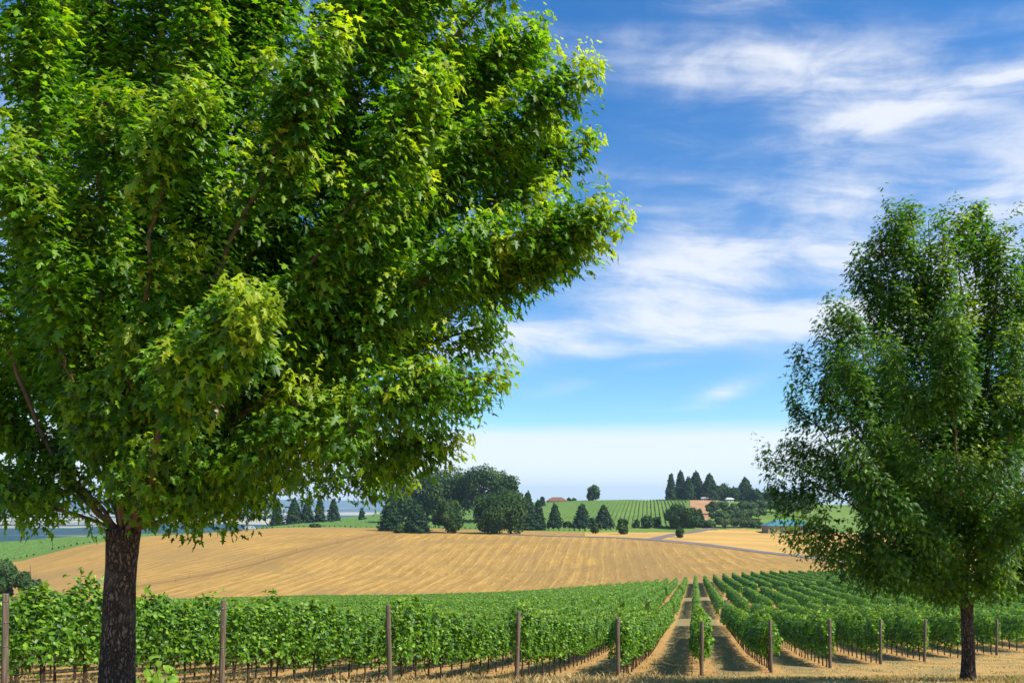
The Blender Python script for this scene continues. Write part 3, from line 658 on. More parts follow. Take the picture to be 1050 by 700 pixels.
L([(980, 540, 13.6), (960, 380, 13.5), (940, 270, 13.5), (934, 222, 13.5)], 1.2, .36)
L([(985, 540, 13.6), (975, 400, 13.2), (968, 290, 13.0), (966, 222, 13.0)], 1.2, .36)
L([(990, 540, 13.6), (992, 400, 13.7), (1000, 280, 13.8), (1000, 222, 13.8)], 1.2, .36)
L([(995, 540, 13.6), (1010, 420, 13.4), (1022, 310, 13.3), (1024, 245, 13.3)], 1.2, .4)
L([(1000, 540, 13.6), (1030, 420, 13.8), (1050, 330, 13.9), (1052, 270, 13.9)], 1.1, .45)
L([(1005, 560, 13.6), (1060, 440, 13.4), (1100, 350, 13.4), (1115, 290, 13.4)], 1.1, .5)
L([(1010, 560, 13.6), (1080, 480, 13.8), (1140, 400, 13.9), (1165, 340, 13.9)], 1.0, .5)
L([(1020, 590, 13.6), (1080, 550, 13.3), (1140, 510, 13.2), (1185, 480, 13.2)], 1.0, .45)
L([(1015, 595, 13.5), (1060, 575, 13.0), (1100, 560, 12.8), (1130, 545, 12.7)], 1.2, .36)
L([(985, 580, 13.2), (960, 500, 12.2), (930, 420, 11.6), (915, 360, 11.4)], 1.2, .48)
L([(990, 580, 13.2), (985, 500, 12.0), (975, 400, 11.3), (970, 330, 11.1)], 1.2, .48)
L([(1000, 580, 13.2), (1020, 500, 12.2), (1040, 420, 11.6), (1045, 350, 11.4)], 1.2, .48)
L([(980, 590, 13.2), (940, 550, 12.2), (900, 500, 11.7), (875, 465, 11.5)], 1.1, .34)
L([(1005, 595, 13.1), (1030, 560, 12.2), (1050, 530, 11.6), (1070, 500, 11.3)], 1.1, .4)
L([(985, 580, 14.0), (950, 480, 15.0), (910, 400, 15.7), (885, 340, 16.0)], 1.0, .55)
L([(992, 580, 14.0), (990, 480, 15.2), (990, 380, 16.0), (985, 300, 16.2)], 1.0, .55)
L([(1002, 580, 14.0), (1040, 490, 15.0), (1080, 410, 15.7), (1100, 340, 16.0)], .9, .55)
L([(975, 590, 14.0), (920, 540, 15.0), (870, 500, 15.7), (835, 480, 16.0)], 1.0, .45)
L([(955, 570, 13.6), (880, 500, 13.9), (840, 440, 14.0), (818, 420, 14.0)], 1.2, .42)
L([(965, 550, 13.5), (905, 450, 13.4), (866, 372, 13.3), (848, 340, 13.3)], 1.2, .34)
L([(960, 560, 13.5), (895, 470, 13.2), (850, 410, 13.0), (820, 392, 13.0)], 1.2, .32)
L([(955, 575, 13.6), (885, 525, 13.6), (835, 500, 13.6), (800, 512, 13.6)], 1.2, .30)
L([(955, 600, 13.4), (920, 590, 13.1), (885, 585, 12.9), (860, 578, 12.8)], 1.2, .24)
L([(965, 598, 13.3), (945, 585, 12.8), (925, 580, 12.4), (905, 572, 12.2)], 1.2, .26)
L([(1015, 600, 13.4), (1035, 590, 13.0), (1060, 582, 12.8), (1085, 575, 12.6)], 1.2, .26)
L([(980, 585, 13.2), (968, 560, 12.6), (955, 548, 12.2), (945, 538, 12.0)], 1.2, .28)
L([(1000, 585, 13.2), (1012, 560, 12.6), (1022, 545, 12.2), (1030, 530, 12.0)], 1.2, .28)
L([(975, 540, 13.7), (930, 400, 13.8), (898, 300, 13.8), (888, 262, 13.8)], 1.2, .32)
L([(980, 540, 13.4), (950, 400, 13.2), (925, 280, 13.1), (917, 222, 13.1)], 1.2, .30)
L([(985, 540, 13.7), (970, 400, 13.7), (955, 290, 13.8), (952, 225, 13.8)], 1.2, .30)
L([(990, 540, 13.5), (985, 400, 13.4), (984, 290, 13.3), (984, 228, 13.3)], 1.2, .30)
L([(998, 540, 13.7), (1008, 420, 13.7), (1014, 310, 13.8), (1014, 240, 13.8)], 1.2, .30)
L([(1003, 550, 13.5), (1035, 440, 13.4), (1045, 340, 13.3), (1040, 270, 13.3)], 1.2, .34)
L([(970, 570, 13.2), (920, 480, 12.6), (880, 410, 12.3), (862, 370, 12.2)], 1.1, .36)
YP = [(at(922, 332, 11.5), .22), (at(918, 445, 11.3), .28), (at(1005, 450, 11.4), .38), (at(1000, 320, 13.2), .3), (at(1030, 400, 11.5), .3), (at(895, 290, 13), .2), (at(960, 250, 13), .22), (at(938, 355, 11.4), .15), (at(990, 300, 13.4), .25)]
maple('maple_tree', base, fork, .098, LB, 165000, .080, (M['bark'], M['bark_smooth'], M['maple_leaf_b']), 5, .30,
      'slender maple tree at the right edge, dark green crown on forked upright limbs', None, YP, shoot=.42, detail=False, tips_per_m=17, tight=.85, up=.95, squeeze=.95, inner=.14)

# ================================================================ grapevines
def vine_foliage(r, n, size, top=2.0, bot=.62, half=.30, ln=.62, kind='vine', ragged=True):
    lump = r.uniform(0, 2*pi, 4)
    x = r.uniform(-1, 1, n); x = np.sign(x)*np.abs(x)**1.25*ln; h = bot+(top-bot)*r.beta(1.25, 1.05, n)
    wv = half*(1.05-.70*(np.abs(x)/ln)**2.2)*(.9+.25*np.sin(h*3.3+lump[0])+.25*np.sin(x*5+lump[1]))*(1.1-.35*np.abs((h-bot)/(top-bot)-.45)*2)
    s = np.where(r.uniform(size=n) < .5, -1, 1)*r.uniform(.55, 1.1, n)**.7
    y = s*wv+r.normal(size=n)*.03
    z = h+.06*np.sin(x*6+lump[2])-.16*(np.abs(x)/ln)**2*(h-bot)/(top-bot)+.10*(np.abs(x)/ln)**2*(1-(h-bot)/(top-bot))+(h > top-.2)*r.uniform(-.1, .06, n)
    if ragged:                                        # shoots waving above the row, a few hanging below
        ns = 7; sx = r.uniform(-ln, ln, ns); sl = r.uniform(.08, .34, ns); k = r.integers(0, ns, n//14)
        t = r.uniform(0, 1, len(k)); i = r.choice(n, len(k), replace=False)
        x[i] = sx[k]+.1*t*np.sin(k*2.1)+r.normal(size=len(k))*.035; y[i] = .12*np.sin(k*1.7)*t+r.normal(size=len(k))*.035; z[i] = top-.08+t*sl[k]
        nd = 3; sx = r.uniform(-ln, ln, nd); k = r.integers(0, nd, n//40); i = r.choice(n, len(k), replace=False); t = r.uniform(0, 1, len(k))
        x[i] = sx[k]+r.normal(size=len(k))*.04; y[i] = r.normal(size=len(k))*.12; z[i] = bot+.05-.22*t
    P = np.stack([x, y, z], -1)
    nn = np.stack([r.normal(size=n)*.45, np.sign(s)*.62+r.normal(size=n)*.5, np.full(n, .42)+r.normal(size=n)*.45+(h > top-.25)*.7], -1)
    ax = np.stack([r.normal(size=n)*.6, np.sign(s)*.4+r.normal(size=n)*.3, -np.ones(n)], -1)
    V, F, tn = leaves(P, nn, ax, size*r.uniform(.6, 1.15, n), kind, r)
    tint = np.clip(.42+r.normal(size=n)*.30, 0, 1); yg = np.clip((z-top+.15)/.4, 0, 1)*r.uniform(0, 1, n)+(r.uniform(size=n) < .04)*.6
    return V, F, {'tint': np.repeat(tint, tn), 'young': np.repeat(np.clip(yg, 0, 1), tn), 'withered': np.zeros(len(V))}
vp = []
for k in range(7):
    r = np.random.default_rng(100+k)
    V, F, at_ = vine_foliage(r, 1000, .110, top=1.98+.12*r.uniform(-1, 1), bot=.66+.06*r.uniform(-1, 1))
    fol = mesh_np('foliage', V, F, at_)
    mb = MB(); x = 0; y = 0; pts = []
    for i in range(8): pts.append((x, y, -.12+i*.125)); x += r.uniform(-.022, .022); y += r.uniform(-.015, .015)
    mb.tube(pts, [.040, .034, .029, .028, .027, .028, .031, .034], 7, jit=.12, seed=k)
    e = Vector(pts[-1])
    for s in (-1, 1): mb.tube([e-Vector((0, 0, .05)), e+Vector((s*.12, 0, .05)), e+Vector((s*.32, .01, .07)), e+Vector((s*.55, 0, .06))], [.024, .02, .016, .011], 6, jit=.1, seed=k)
    for q in (-.45, -.22, .02, .2, .42): mb.tube([e+Vector((q, 0, .06)), e+Vector((q+.03, .05, .5)), e+Vector((q-.02, -.04, .95))], [.007, .006, .004], 4)
    vp.append((fol, mb.mesh('vine_trunk')))
ROWDIR = math.atan2(RDY, RDX)
def rowpt(i, s): p = P0+STEP*i; return p[0]+RDX*s, p[1]+RDY*s
ORD = ['first', 'second', 'third', 'fourth', 'fifth', 'sixth', 'seventh', 'eighth', 'ninth', 'tenth', 'eleventh', 'twelfth']
ORD2 = ORD+['thirteenth', 'fourteenth', 'fifteenth', 'sixteenth', 'seventeenth', 'eighteenth', 'nineteenth', 'twentieth', 'twenty-first', 'twenty-second', 'twenty-third', 'twenty-fourth', 'twenty-fifth', 'twenty-sixth', 'twenty-seventh', 'twenty-eighth', 'twenty-ninth', 'thirtieth', 'thirty-first', 'thirty-second']
SP = 1.12
NV = {-2: 25, -1: 28, 0: 30, 1: 31, 2: 31, 3: 26, 4: 26, 5: 24, 6: 22, 7: 20, 8: 19, 9: 18}
for m_ in [a for p in vp for a in p]: pass
for f_, t_ in vp: f_.materials.append(M['vine_leaf']); t_.materials.append(M['vine_bark'])
rr_ = random.Random(4); shown = 0
for i, n in NV.items():
    for k in range(n):
        s = .75+SP*k+rr_.uniform(-.06, .06); x, y = rowpt(i, s)
        root = empty('grapevine', (x, y, h1(x, y)), ROWDIR+(pi if rr_.random() < .5 else 0), 'leafy green grapevine, %s plant along the row behind the %s end post from left' % (ORD2[k], ORD[i+2]), 'grapevine', 'grapevines of the near rows')
        sc = rr_.uniform(.89, 1.07); root.scale = (1, 1, sc)
        f_, t_ = vp[rr_.randrange(7)]
        a = link('foliage', f_, None, root); b = link('vine_trunk', vp[rr_.randrange(7)][1], None, root); shown += 1
print('vines', shown)
# wooden end posts
for i in range(-2, 10):
    x, y = rowpt(i, .0); z = h1(x, y); hh = 1.93 + rr_.uniform(-.05, .05)
    if i < 0: x -= .13
    root = empty('end_post', (x, y, z), rr_.uniform(0, 6), None, 'post', 'wooden posts at the row ends'); root.rotation_euler = (rr_.uniform(-.03, .03), rr_.uniform(-.03, .03), root.rotation_euler.z)
    ln = rr_.uniform(-.02, .03); n = 14
    mb = MB(); mb.tube([(0, 0, -.3), (0, 0, 0), (ln*.5, 0, hh*.5), (ln, 0, hh-.015), (ln, 0, hh)], [.064, .064, .061, .058, .048], n, jit=.03, seed=i+50)
    mb.build('pole', M['post'], root)
    for q in (.9, 1.35, 1.75):
        mb = MB(); mb.tube([(.067*math.cos(t), .067*math.sin(t), q+.01*math.sin(2*t)) for t in np.linspace(0, 2*pi, 12)], .004, 4); mb.build('wire_wrap', M['wire'], root)
    if 0 <= i+2 < 12: lb = 'brown round wooden end post of a vine row, %s post from the left' % ORD[i+2]
    elif i == -3: lb = 'round wooden end post left of all the others, outside the picture edge'
    else: lb = 'round wooden end post beyond the right picture edge, %s past the maple' % ORD[i-6]
    root['label'] = lb
# irrigation hoses and trellis wires of the front rows
for i in range(-2, 10):
    pts = [(*rowpt(i, s), h1(*rowpt(i, s))+.42-.05*abs(math.sin(s*.9+i))) for s in np.arange(.0, 52, 1.12)]
    mb = MB(); mb.tube(pts, .011, 5); o = mb.build('irrigation_hose', M['hose'])
    nm_ = ORD[i+2] if i >= -2 else None
    tag(o, ('black drip hose hung low under the vines behind the %s end post from left' % nm_) if nm_ else 'black drip hose under the vines of the row beyond the left edge', 'hose', 'drip hoses')
    mb = MB()
    for q in (.62, 1.2, 1.78): mb.tube([(*rowpt(i, s), h1(*rowpt(i, s))+q) for s in np.arange(0, 52, 4)], .004, 3)
    o = mb.build('trellis_wires', M['wire'])
    tag(o, ('thin steel trellis wires strung through the row behind the %s end post from left' % nm_) if nm_ else 'thin steel trellis wires of the row beyond the left picture edge', 'wire', 'trellis wires')
# the rest of the vineyard: more vines than anyone would count
r = np.random.default_rng(77)
SV, SF, ST, SY = [], [], [], []; nv = 0
TV_, TF_ = [], []; ntv = 0
def gap(x, y, i):
    return (74.5 < y < 84.5) or (127 < y < 139 and x > 24)
for i in range(-38, 62):
    s0 = {**{k: v*SP+.2 for k, v in NV.items()}}.get(i, .3); 
    smax = 300
    s = s0
    segs = []
    while s < smax:
        x, y = rowpt(i, s)
        if y > 221: break
        stp = .55 if y < 70 else (1.1 if y < 130 else 2.2)
        px = CX+FPX*x/max(y, 5)
        if y > 8 and -140 < px < 1190 and not gap(x, y, i) and not (i < -3 and y < 60 and px > 500): segs.append((x, y, stp))
        s += stp
    if not segs: continue
    A = np.array(segs)
    dens = np.where(A[:, 1] < 55, 300, np.where(A[:, 1] < 80, 170, np.where(A[:, 1] < 130, 84, 62)))
    siz = np.interp(A[:, 1], [20, 55, 80, 130, 221], [.14, .17, .23, .34, .42])
    cnt_ = (dens*A[:, 2]).astype(int)
    k = np.repeat(np.arange(len(A)), cnt_); n = len(k)
    u = r.uniform(-.5, .5, n)*A[k, 2]; h = .55+1.55*r.beta(1.2, 1.0, n)
    sd_ = np.where(r.uniform(size=n) < .5, -1, 1)
    vig = .5+.5*np.sin((A[k, 1]+u)*1.15+i*2.1)+.4*np.sin((A[k, 1]+u)*.43+i)
    hw = sd_*(.22+.13*r.uniform(size=n))*np.interp(A[k, 1], [40, 90, 150, 220], [1, 1.2, 1.0, .8])*(1.45-.5*h)*(.85+.2*vig)
    x = A[k, 0]+RDX*u+RDY*hw; y = A[k, 1]+RDY*u-RDX*hw
    z = hz(A[k, 0]+RDX*u, A[k, 1]+RDY*u)+h*(1+.04*vig)+.12*(r.uniform(size=n) < .06)
    nn = np.stack([sd_*RDY*.7, -sd_*RDX*.7, np.full(n, .55)], -1)+r.normal(size=(n, 3))*.5
    nn[:, 2] += (h > 1.8)*.8
    V, F, tn = leaves(np.stack([x, y, z], -1), nn, np.tile([0, 0, -1.], (n, 1))+r.normal(size=(n, 3))*.5, siz[k]*r.uniform(.7, 1.1, n), 'clump', r)
    SV.append(V); SF.append(F+nv); nv += len(V); ST.append(np.repeat(np.clip(.42+r.normal(size=n)*.22, 0, 1), tn)); SY.append(np.repeat(np.clip((h-1.75)*1.5, 0, .5)*r.uniform(size=n), tn))
    # trunks of those near enough to show
    T = A[(A[:, 1] < 95)]
    if len(T):
        T = T[::2]; b0 = np.c_[T[:, 0], T[:, 1], hz(T[:, 0], T[:, 1])-.05]; tp_ = b0+np.array([0, 0, .85])+r.normal(size=b0.shape)*[.05, .05, 0]
        V, F = frustums(b0, tp_, np.full(len(T), .035), np.full(len(T), .028), 5); TV_.append(V); TF_.append(F+ntv); ntv += len(V)
    # dark woody and shaded middle of each row
LVn = len(np.concatenate(SF)); LV = np.concatenate(SV); TVv = np.concatenate(TV_); TFf = np.concatenate(TF_)+len(LV)
print('stuff tris', LVn)
allV = np.concatenate([LV, TVv]); z0 = np.zeros(len(TVv))
me = mesh_np('grapevine_rows', allV, [np.concatenate(SF), TFf], {'tint': np.concatenate(ST+[z0]), 'young': np.concatenate(SY+[z0])}, mi=[0]*LVn+[1]*len(TFf))
tag(link('grapevine_rows', me, [M['vine_leaf'], M['vine_bark']]), kind='stuff')
del SV, SF, ST, SY, LV, allV
# ================================================================ far trees
def far_tree(kind, px, top, base, w, lo=228, hi=1100, Y=None, mat=None, label=None, cat='tree', group=None, seed=0, trunk_h=.12, dens=1.0, name=None):
    r = np.random.default_rng(seed*31+int(px*7)); 
    if Y is None: Y = solveY(px, base, lo, hi)
    x = (px-CX)/FPX*Y; z = h1(x, Y); H = max(1.0, (-(top-HY)*Y/FPX)-z); Wd = w*Y/FPX
    root = empty(name or {'conifer': 'conifer_tree', 'round': 'round_tree', 'oak': 'oak_tree', 'shrub': 'shrub', 'orchard': 'orchard_tree'}[kind], (x, Y, z), r.uniform(0, 6), label, cat, group)
    big = w*(base-top if base else 30)
    n = int(np.clip(big*6, 400, 7000)*dens)
    ls = np.clip(1.9*Y/FPX, .22, 2.0)                     # leaf clump length
    if kind == 'conifer':
        t = r.beta(1.0, 1.35, n)*.97; zz = H*(.06+.94*t)
        lay = .80+.20*np.sin(t*H*2*pi/max(1.4, H/11)+r.uniform(0, 6))
        a = r.uniform(0, 2*pi, n); ar = .86+.14*np.sin(a*5+np.floor(t*11)*1.9)+.10*np.sin(a*2+seed)
        R_ = Wd/2*1.22*(1-t**1.25)**.85*lay*ar*np.clip(t/.05+.4, 0, 1); rr = R_*r.uniform(.35, 1.08, n)**.5
        P = np.stack([np.cos(a)*rr, np.sin(a)*rr, zz-rr*.18], -1)
        P = np.concatenate([P, np.stack([np.zeros(14), np.zeros(14), np.linspace(.9, 1.02, 14)*H], -1)]); n = len(P)
        a = np.r_[a, np.zeros(14)]
        nn = np.stack([np.cos(a)*.7, np.sin(a)*.7, np.full(n, .5)], -1)+r.normal(size=(n, 3))*.4; ax = np.stack([np.cos(a), np.sin(a), np.full(n, -.35)], -1)+r.normal(size=(n, 3))*.3
        lm = mat or M['conifer_leaf']; th = .3
    else:
        nb = {'oak': 46, 'round': 24, 'shrub': 9, 'orchard': 10}[kind]; b0 = {'oak': .04, 'round': -.06, 'shrub': -.1, 'orchard': .16}[kind]
        c = rv(r, nb)*(r.uniform(.25, 1, nb)**.45)[:, None]; cr = r.uniform(.26, .46, nb)*(1 if kind != 'oak' else .85)
        c = c*(1-cr*.75)[:, None]
        k = r.choice(nb, n, p=cr**2/np.sum(cr**2)); d = rv(r, n); q = c[k]+d*(cr[k]*r.uniform(.5, 1.1, n)**.5)[:, None]
        q[:, 2] = np.where(q[:, 2] < -.1, q[:, 2]*.92, q[:, 2])
        P = np.stack([q[:, 0]*Wd/2, q[:, 1]*Wd/2, H*(b0+(1-b0)*(q[:, 2]*.5+.5))], -1); P[:, 2] = np.maximum(P[:, 2], .15)
        nn = d+r.normal(size=(n, 3))*.45+np.array([0, 0, .25]); ax = r.normal(size=(n, 3))+np.array([0, 0, -.5])
        lm = mat or (M['bush_leaf'] if kind == 'shrub' else M['orchard_leaf'] if kind == 'orchard' else M['far_leaf']); th = .6
    V, F, tn = leaves(P, nn, ax, ls*r.uniform(.6, 1.3, n), 'clump', r)
    cl = .5+.35*np.sin(P[:, 0]*2.2/max(Wd, 1)*3+1)*np.sin(P[:, 2]*9/max(H, 1)); tint = np.clip(cl+r.normal(size=n)*.30, 0, 1)
    kid(root, link('crown', mesh_np('crown', V, F, {'tint': np.repeat(tint, tn), 'young': np.zeros(len(V))}), lm, root))
    tr = max(.06, H*.018)
    mb = MB(); mb.tube([(0, 0, -.6), (tr*.3, 0, H*.3), (0, tr*.4, H*th), (0, 0, H*min(.92, th+.3))], [tr*1.3, tr, tr*.7, tr*.25], 7, jit=.08)
    if kind != 'conifer':
        for q in range(6 if kind == 'oak' else 4):
            a = q*2*pi/6*1.7+seed; mb.tube([(0, 0, H*.18), (math.cos(a)*Wd*.16, math.sin(a)*Wd*.16, H*.42), (math.cos(a)*Wd*.30, math.sin(a)*Wd*.30, H*.66)], [tr*.7, tr*.45, tr*.15], 5)
    mb.build('trunk', M['bark_smooth'], root)
    return root
G1, G2, G3, G4, G5 = 'tall oaks of the grove on the hill', 'dark evergreens of the ridge on the right', 'small conifers below the green hill', 'orchard trees round the turquoise roof', 'young trees scattered by the road'
for k, (px, t, b, w, lb) in enumerate([(412, 489, 538, 40, 'leftmost oak of the grove, its crown half behind the near maple leaves'),
        (438, 480, 538, 56, 'second oak from the left in the hill grove, rising above a small conifer'),
        (466, 474, 537, 60, 'tall oak in the middle of the hill grove, highest of its crowns'),
        (496, 474, 536, 54, 'fourth oak of the hill grove, airy crown behind the large dark bush'),
        (518, 480, 536, 34, 'rightmost oak of the hill grove, see-through crown against the sky')]):
    far_tree('oak', px, t, b, w, Y=600+12*(k % 3), label=lb, group=G1, seed=k, dens=1.0 if k < 3 else .8)
FT = [('conifer', 427, 514, 546, 28, 'pointed dark conifer before the oak grove, left of the round bushy tree'),
 ('conifer', 401, 505, 544, 26, 'dark conifer at the left end of the oak grove under maple leaves'),
 ('round', 459, 509, 546, 34, 'bushy round dark tree before the oaks, right of the pointed conifer'),
 ('round', 501, 505, 547, 42, 'wide dark round tree at the field edge, left half of the big dark clump'),
 ('round', 523, 501, 547, 46, 'wide dark round tree at the field edge, right half of the big dark clump'),
 ('conifer', 541, 503, 543, 22, 'pale tipped conifer rising at the right end of the big dark clump'),
 ('conifer', 552, 512, 543, 17, 'shorter conifer closing the right end of the big dark clump'),
 ('conifer', 569, 516, 541, 17, 'small narrow conifer standing alone right of the big dark clump'),
 ('conifer', 597, 516, 541, 21, 'left one of the two broad small conifers below the green hill'),
 ('conifer', 619, 517, 541, 21, 'right one of the two broad small conifers below the green hill'),
 ('shrub', 412, 537, 546, 18, 'low dark shrub at the foot of the pointed conifer by the field edge'),
 ('shrub', 546, 530, 542, 9, 'small lighter shrub at the foot of the pale tipped conifer'),
 ('shrub', 583, 534, 541, 12, 'low green shrub between the lone small conifer and the broad pair'),
 ('shrub', 608, 530, 541, 12, 'low green shrub between the two broad small conifers'),
 ('round', 610, 536, 547, 9, 'tiny round tree on dry grass before the broad conifer pair'),
 ('round', 640, 530, 547.5, 14, 'small round tree on dry grass right of the broad conifer pair'),
 ('shrub', 652.5, 532, 541, 8, 'small dark shrub just left of the young tree with a bare stem'),
 ('round', 663.5, 527, 541, 14, 'young round tree on a bare stem left of the road fork'),
 ('round', 673, 528, 540, 9, 'slim young tree right of the young tree with a bare stem'),
 ('round', 697, 539, 551, 9, 'tiny dark tree on the grass island by the road fork'),
 ('round', 697, 513, 541.5, 31, 'large round dark tree behind the road fork'),
 ('round', 708, 520, 541, 20, 'lighter round tree leaning on the large round one behind the road fork'),
 ('conifer', 717, 521, 540, 15, 'small conifer before the bare orange soil, right of the large round tree'),
 ('shrub', 729, 532, 541, 14, 'low shrub right of the small conifer before the orange soil'),
 ('shrub', 324, 536.5, 540.5, 13, 'low dark shrub on the crest of the golden field, far left of the grove'),
 ('shrub', 776, 533, 541, 14, 'bright green shrub left of the building with a turquoise roof')]
for k, (kd, px, t, b, w, lb) in enumerate(FT): far_tree(kd, px, t, b, w, lo=330, hi=570, label=lb, cat='shrub' if kd == 'shrub' else 'tree', group={'shrub': 'shrubs along the far field edge', 'conifer': G3}.get(kd, G5), seed=k+10, mat=M['far_leaf'] if kd == 'shrub' and px < 700 else None)
for k, (kd, px, t, w, lb) in enumerate([('conifer', 688, 485, 12, 'slim leftmost conifer of the ridge row against the sky'), ('conifer', 698, 482, 17, 'tallest pointed conifer of the ridge row, second from its left end'),
        ('conifer', 706, 488, 15, 'lower conifer wedged third in the ridge row'), ('conifer', 713.5, 483, 24, 'broad rounded conifer fourth in the ridge row'),
        ('conifer', 727.5, 485, 22, 'fifth conifer of the ridge row, above the bare orange soil'), ('round', 741, 494, 20, 'round tree between the pointed conifers and the broad dark one on the ridge'),
        ('round', 753, 497, 11, 'small pale round tree left of the broad dark conifer on the ridge'), ('conifer', 764, 489, 26, 'broad dark conifer standing alone at the right of the ridge row'),
        ('round', 776, 500, 14, 'low round tree right of the broad dark ridge conifer'), ('round', 788, 501, 22, 'round ridge tree at the edge of the right maple leaves'),
        ('round', 806, 503, 26, 'round ridge tree behind the left branch tips of the right maple'), ('round', 826, 503, 28, 'round ridge tree hidden behind the lower crown of the right maple')]):
    far_tree(kd, px, t, 513, w, Y=850+15*(k % 2), label=lb, group=G2, seed=k+50)
far_tree('round', 608.5, 497, 513, 16, Y=850, label='lone rounded tree on the crest of the green hill', group=G2, seed=70)
far_tree('shrub', 583.5, 511, 514, 4, Y=850, label='tiny bush on the green hill crest nearest the brown roof', cat='shrub', seed=71)
far_tree('shrub', 589, 510.5, 514, 4, Y=850, label='tiny bush on the green hill crest nearest the lone rounded tree', cat='shrub', seed=72)
far_tree('conifer', 556, 509, 522, 6, Y=760, label='tiny dark conifer just left of the brown roofed house', group=G3, seed=73)
for k, (px, t, w, lb) in enumerate([(284, 514, 14, 'conifer behind the left field crest, leftmost one under the maple leaves'), (302, 510, 20, 'broad dark conifer behind the left field crest under the maple leaves'), (315, 511, 14, 'dark conifer touching the broad one behind the left field crest'),
        (328, 508, 12, 'narrow pointed conifer behind the field crest, left of the egg shaped one'), (342, 511, 14, 'egg shaped conifer behind the field crest, right of the narrow one'), (371, 520, 6, 'tiny lone conifer on the green crest, left of the oak grove')]):
    far_tree('conifer', px, t, 533, w, Y=655, label=lb, group='conifers behind the left field crest', seed=k+80)
r = np.random.default_rng(9)
spots = [(731, 514, 650), (742, 513, 690), (752, 515, 660), (761, 513, 700), (770, 514, 670), (780, 513, 690), (735, 522, 600), (746, 521, 610), (757, 523, 595), (767, 521, 615), (778, 519, 630), (741, 529, 562), (752, 530, 566), (763, 529, 568), (771, 531, 575), (790, 512, 700), (800, 514, 690), (812, 513, 700), (824, 515, 660)]
pos = ['nearest the orange soil', 'under the round ridge tree', 'under the pale ridge tree', 'under the broad ridge conifer', 'beside the maple tips', 'at the far corner above the roof']
for k, (px, t, Y) in enumerate(spots):
    row = 'back' if k < 6 or k > 14 else 'middle' if k < 11 else 'front'; o_ = {'back': k if k < 6 else k-9, 'middle': k-6, 'front': k-11}[row]
    far_tree('orchard', px, t, t+20, 16, Y=Y, label='grey green orchard tree, %s from left in the %s rank by the turquoise roof' % (ORD[o_], row), group=G4, seed=k+100)
far_tree('shrub', 8, 570, 606, 44, Y=236, label='large leafy bush at the left edge behind the vine row', cat='bush', group='bushes at the left field corner', seed=130, dens=1.3)
far_tree('shrub', 31, 574, 606, 26, Y=234, label='smaller leafy bush right of the large one at the left edge', cat='bush', group='bushes at the left field corner', seed=131, dens=1.3)

# vine rows on the far green slopes, too many to count
V, F, nv = [], [], 0
for k in range(-235, 160):
    x0 = k*3.5
    ys_ = np.arange(400, 1010, 9.0); xs_ = x0+(ys_-700)*.17; px = CX+FPX*xs_/ys_
    ok = (px > -160) & (px < 704) & (ys_ > np.interp(px, [-400, 0, 60, 105, 140, 200, 300, 400, 500, 600, 690, 760], [338, 427, 432, 434, 477, 522, 530, 528, 527, 527, 540, 560])+6)
    ok &= ~((px > 640) & (ys_ < 560)) & (hz(xs_, ys_) > -75)
    for seg in np.split(np.arange(len(ys_)), np.where(np.diff(ok.astype(int)) != 0)[0]+1):
        if len(seg) < 3 or not ok[seg[0]]: continue
        ys2 = ys_[seg]; xs2 = xs_[seg]+r.normal(size=len(seg))*.1; zz = hz(xs2, ys2); hh = .85+r.uniform(-.45, .45, len(seg)); hh = np.where(r.uniform(size=len(seg)) < .06, .3, hh)
        sect = [(-.5, 0), (-.42, .8), (0, 1), (.42, .8), (.5, 0)]
        vv = np.stack([np.c_[xs2+a, ys2, zz+hh*b-.1*(b == 0)] for a, b in sect], 1).reshape(-1, 3); m_ = len(seg)
        ii = np.arange(m_*5).reshape(m_, 5); ff = np.stack([ii[:-1, :-1], ii[:-1, 1:], ii[1:, 1:], ii[1:, :-1]], -1).reshape(-1, 4)
        V.append(vv); F.append(ff+nv); nv += len(vv)
M['hill_vine'] = plain('hill_vine', (.095, .185, .035), .9, .4, .6)
tag(link('distant_vine_rows', mesh_np('distant_vine_rows', np.concatenate(V), np.concatenate(F)), M['hill_vine']), kind='stuff')
# bare soil bank
def patch(name, pts, mat, lift):
    P = np.array([WY(*q) for q in pts]); n = 24; L_ = np.array(pts, float)
    Ys = np.linspace(L_[:, 1].min(), L_[:, 1].max(), 40); half = len(L_)//2
    left = np.interp(Ys, [q[1] for q in pts[:half]], [q[0] for q in pts[:half]]); right = np.interp(Ys, [q[1] for q in pts[half:]], [q[0] for q in pts[half:]])
    V = [];
    for a, b, Y in zip(left, right, Ys):
        q = np.linspace(a, b, 12); x = (q-CX)/FPX*Y; V.append(np.c_[x, np.full(12, Y), hz(x, np.full(12, Y))+lift])
    ii = np.arange(40*12).reshape(40, 12); F = np.stack([ii[:-1, :-1], ii[:-1, 1:], ii[1:, 1:], ii[1:, :-1]], -1).reshape(-1, 4)
    o = link(name, mesh_np(name, np.concatenate(V), F, smooth=True), mat); return tag(o, kind='structure')
patch('bare_soil', [(712, 600), (708, 700), (707, 840), (726, 600), (727, 700), (738, 840)], M['dirt'], .35)

